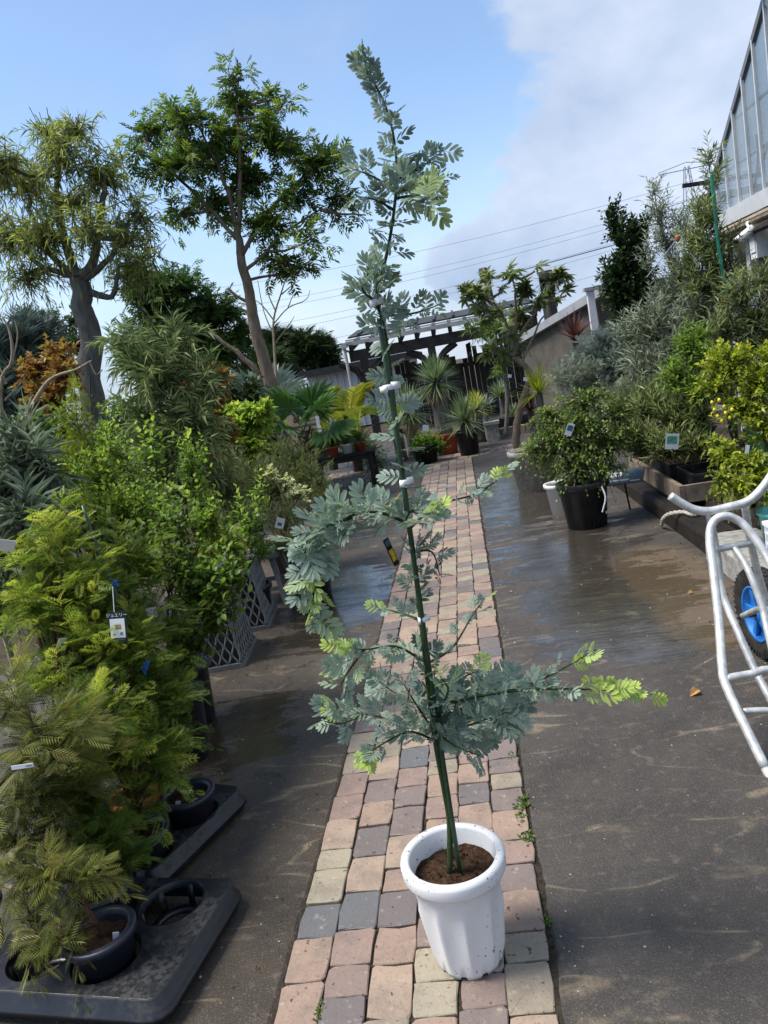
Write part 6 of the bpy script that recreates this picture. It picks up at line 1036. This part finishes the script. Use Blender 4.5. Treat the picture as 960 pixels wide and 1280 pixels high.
for ye in (eY, sy): build(Acc().box((GX + 1.55, ye, (bz + eZ) / 2 - .05), (3.1, .05, max(.1, eZ - bz))), 'side_wall', 'glass', gh); build(Acc().beam((GX - .05, ye, eZ), (GX + 3.1, ye, eZ), .07, .08), 'eave_bar', 'metal_grey', gh)
for ye in (eY, sy):
    a = Acc(); v = [[GX, apY, apZ + .05], [GX + 3.1, apY, apZ + .05], [GX + 3.1, ye, eZ + .05], [GX, ye, eZ + .05]]; v += [[q[0], q[1], q[2] + .006] for q in v]; a.add(v, [[0, 1, 2, 3], [7, 6, 5, 4], [0, 3, 7, 4], [1, 5, 6, 2], [2, 6, 7, 3], [0, 4, 5, 1]]); build(a, 'roof_pane', 'glass', gh)
    for k_ in range(6): build(Acc().beam((GX + .5 * k_, apY, apZ + .03), (GX + .5 * k_, ye, eZ + .03), .03, .04), 'roof_bar', 'frame_pale', gh)
build(Acc().beam((GX - .1, apY, apZ + .08), (GX + 3.1, apY, apZ + .08), .12, .06), 'ridge', 'wood_grey', gh)
build(Acc().box((GX + .12, (eY + sy) / 2, 1.15), (.10, eY - sy - .1, 2.24)), 'lower_wall', 'wall_shed', gh); build(Acc().box((GX + 1.7, (eY + sy) / 2, bz - .2), (3.0, eY - sy - .2, .06)), 'deck', 'wood_dark', gh)
for y in np.arange(sy + .3, eY, .62): build(Acc().box((GX + .03, y, 1.16), (.10, .10, 2.3)), 'post', 'frame_pale', gh)
for k_ in range(4): build(Acc().tube([(GX - .10 - .03 * (k_ % 2), sy, bz - .20 - .045 * k_), (GX - .10 - .03 * (k_ % 2), eY - .6, bz - .20 - .045 * k_)], .028, 7), 'rolled_shade', ('dry_wood', 'wood_grey', 'dry_wood', 'wood_black')[k_], gh)
c = onX(893, 222, GX); build(Acc().beam((GX - .35, eY - .25, eZ + .15), (GX + .5, eY - .25, eZ + .1), .05, .04).tube(curve([(GX - .05, eY - .2, eZ), (GX - .1, eY + .05, bz + .2), (GX - .02, eY + .2, bz - .5)], 4), .03, 6), 'downpipe', 'wood_black', gh)
for k_ in range(3): y = apY + .3 + .45 * k_; build(Acc().tube(curve([(GX + .3, y, bz + .7), (GX + .35, y + .15, bz + .45), (GX + .3, y + .25, bz + .1)], 4), .012, 5), 'hose', 'wood_black', gh)
cc_ = onX(931, 294, GX - .22); t = thing('security_camera', 'white bullet security camera below the greenhouse sill', 'camera', cc_); d = nrm(V3(-.75, -.1, -.42)); build(Acc().tube([cc_ - d * .10, cc_ + d * .10], .045, 14), 'body', 'plastic_white', t, True); build(Acc().tube([cc_ + d * .095, cc_ + d * .108], .036, 14), 'lens', 'plastic_black', t, True); build(Acc().tube(curve([cc_ - d * .06 + V3(0, 0, .03), cc_ + V3(.06, .06, .12), V3(GX + .02, cc_[1] + .12, cc_[2] + .12)], 4), .014, 6), 'bracket', 'plastic_white', t, True)
t = thing('wall_box', 'white junction box beside the security camera', 'box', onX(949, 300, GX - .05)); build(Acc().box(onX(949, 300, GX - .03), (.12, .16, .34)), 'box', 'plastic_white', t); build(Acc().box(onX(949, 300, GX - .03) + V3(-.066, 0, .02), (.01, .13, .26)), 'cover', 'wall_white', t)
# ================================================================ CART (tube frame with one blue-rimmed wheel)
ct = thing('tube_cart', 'silver tubular one-wheeled cart frame with a curved handlebar at the lane edge', 'cart', (1.0, 2.7, 0)); TR = .0155
def tubep(pts, r_, nm, sides=12): build(Acc().tube(curve([P(*q) for q in pts], 6), r_, sides), nm, 'aluminium', ct, True)
tubep([(838, 620, 2.86), (852, 629, 2.86), (868, 637, 2.86), (888, 639, 2.86), (910, 634, 2.86), (932, 628, 2.86), (948, 616, 2.86), (962, 598, 2.86), (972, 582, 2.86)], TR * 1.05, 'handlebar')
tubep([(957, 960, 2.28), (930, 905, 2.38), (908, 858, 2.48), (903, 835, 2.52), (898, 770, 2.65), (892, 716, 2.74), (887, 672, 2.82), (892, 652, 2.84), (905, 645, 2.84), (920, 649, 2.84), (935, 662, 2.82), (960, 698, 2.76), (985, 745, 2.66), (1010, 800, 2.58), (1035, 880, 2.48), (1065, 960, 2.28)], TR, 'main_frame')
tubep([(957, 960, 2.28), (975, 990, 2.22), (1010, 985, 2.22), (1055, 978, 2.24), (1065, 960, 2.28)], TR, 'foot_bar')
tubep([(886, 640, 2.87), (889, 655, 2.87), (897, 697, 2.87), (904, 744, 2.84), (925, 795, 2.74), (943, 836, 2.66), (962, 872, 2.58), (985, 915, 2.5)], TR * .9, 'side_tube')
tubep([(931, 630, 2.88), (938, 676, 2.9), (951, 729, 2.92), (966, 770, 2.92), (990, 830, 2.85), (1015, 890, 2.7)], TR * .9, 'side_tube')
tubep([(896, 687, 2.84), (915, 683, 2.84), (939, 679, 2.86)], TR * .8, 'cross_bar'); tubep([(917, 684, 2.84), (930, 702, 2.80), (940, 724, 2.76), (953, 760, 2.72), (962, 800, 2.66), (975, 850, 2.6)], TR * .8, 'brace')
tubep([(908, 850, 2.50), (912, 847, 2.50), (940, 842, 2.52), (965, 837, 2.54), (1028, 852, 2.52)], TR * .85, 'cross_bar'); tubep([(928, 889, 2.43), (962, 888, 2.44), (1038, 892, 2.46)], TR * .7, 'cross_bar')
WC = V3(1.085, 3.12, .192); wy = R(4); Rw = np.array(Matrix.Rotation(wy, 3, 'Z') @ Matrix.Rotation(R(90), 3, 'Y'))
def wlathe(prof, seg=48):
    a = Acc().lathe(prof, (0, 0, 0), seg); a.v[0] = a.v[0] @ Rw.T + WC; return a
wh = build(wlathe([(.118, -.032), (.150, -.044), (.176, -.040), (.189, -.022), (.192, 0), (.189, .022), (.176, .040), (.150, .044), (.118, .032)]), 'wheel', 'rubber', ct, True)
tr_ = Acc()
for k_ in range(44):
    an = k_ * 2 * math.pi / 44
    for s_, o_ in ((-1, 0), (1, .5), (0, .25)):
        a_ = an + o_ * 2 * math.pi / 44; p = V3(math.cos(a_) * (.1905 - .004 * abs(s_)), math.sin(a_) * (.1905 - .004 * abs(s_)), s_ * .021); tx = V3(-math.sin(a_), math.cos(a_), 0); rx_ = V3(math.cos(a_), math.sin(a_), 0); tr_.box(Rw @ p + WC, (.015, .017, .010), mat=np.stack([Rw @ tx, Rw @ V3(0, 0, 1), Rw @ rx_], 1))
    a_ = an; rx_ = V3(math.cos(a_), math.sin(a_), 0)
    for s_ in (-1, 1): tr_.box(Rw @ (rx_ * .172 + V3(0, 0, s_ * .0405)) + WC, (.010, .006, .022), mat=np.stack([Rw @ V3(-math.sin(a_), math.cos(a_), 0), Rw @ V3(0, 0, 1), Rw @ rx_], 1))
build(tr_, 'tyre_tread', 'rubber', wh, kind=None)
build(wlathe([(.119, -.034), (.116, -.038), (.108, -.034), (.102, -.012), (.04, -.006), (.034, -.03), (0, -.03)]), 'rim', 'rim_blue', wh, True); build(wlathe([(0, .03), (.034, .03), (.04, .006), (.102, .012), (.108, .034), (.116, .038), (.119, .034)]), 'rim', 'rim_blue', wh, True)
sp_ = Acc()
for k_ in range(5): a_ = k_ * 2 * math.pi / 5 + .3; rx_ = V3(math.cos(a_), math.sin(a_), 0); sp_.beam(Rw @ (rx_ * .03 + V3(0, 0, -.022)) + WC, Rw @ (rx_ * .108 + V3(0, 0, -.024)) + WC, .03, .012, up=Rw @ V3(0, 0, 1))
build(sp_, 'rim_rib', 'rim_blue', wh); build(Acc().tube([WC + Rw @ V3(0, 0, -.10), WC + Rw @ V3(0, 0, .10)], .010, 10), 'axle', 'wood_black', wh, True)
for s_ in (-1, 1): p = WC + Rw @ V3(0, 0, s_ * .085); build(Acc().tube(curve([p, p + V3(-s_ * 0, -.25, .12), p + V3(s_ * .02, -.50, .16)], 4), TR * .8, 8), 'fork', 'aluminium', ct, True)
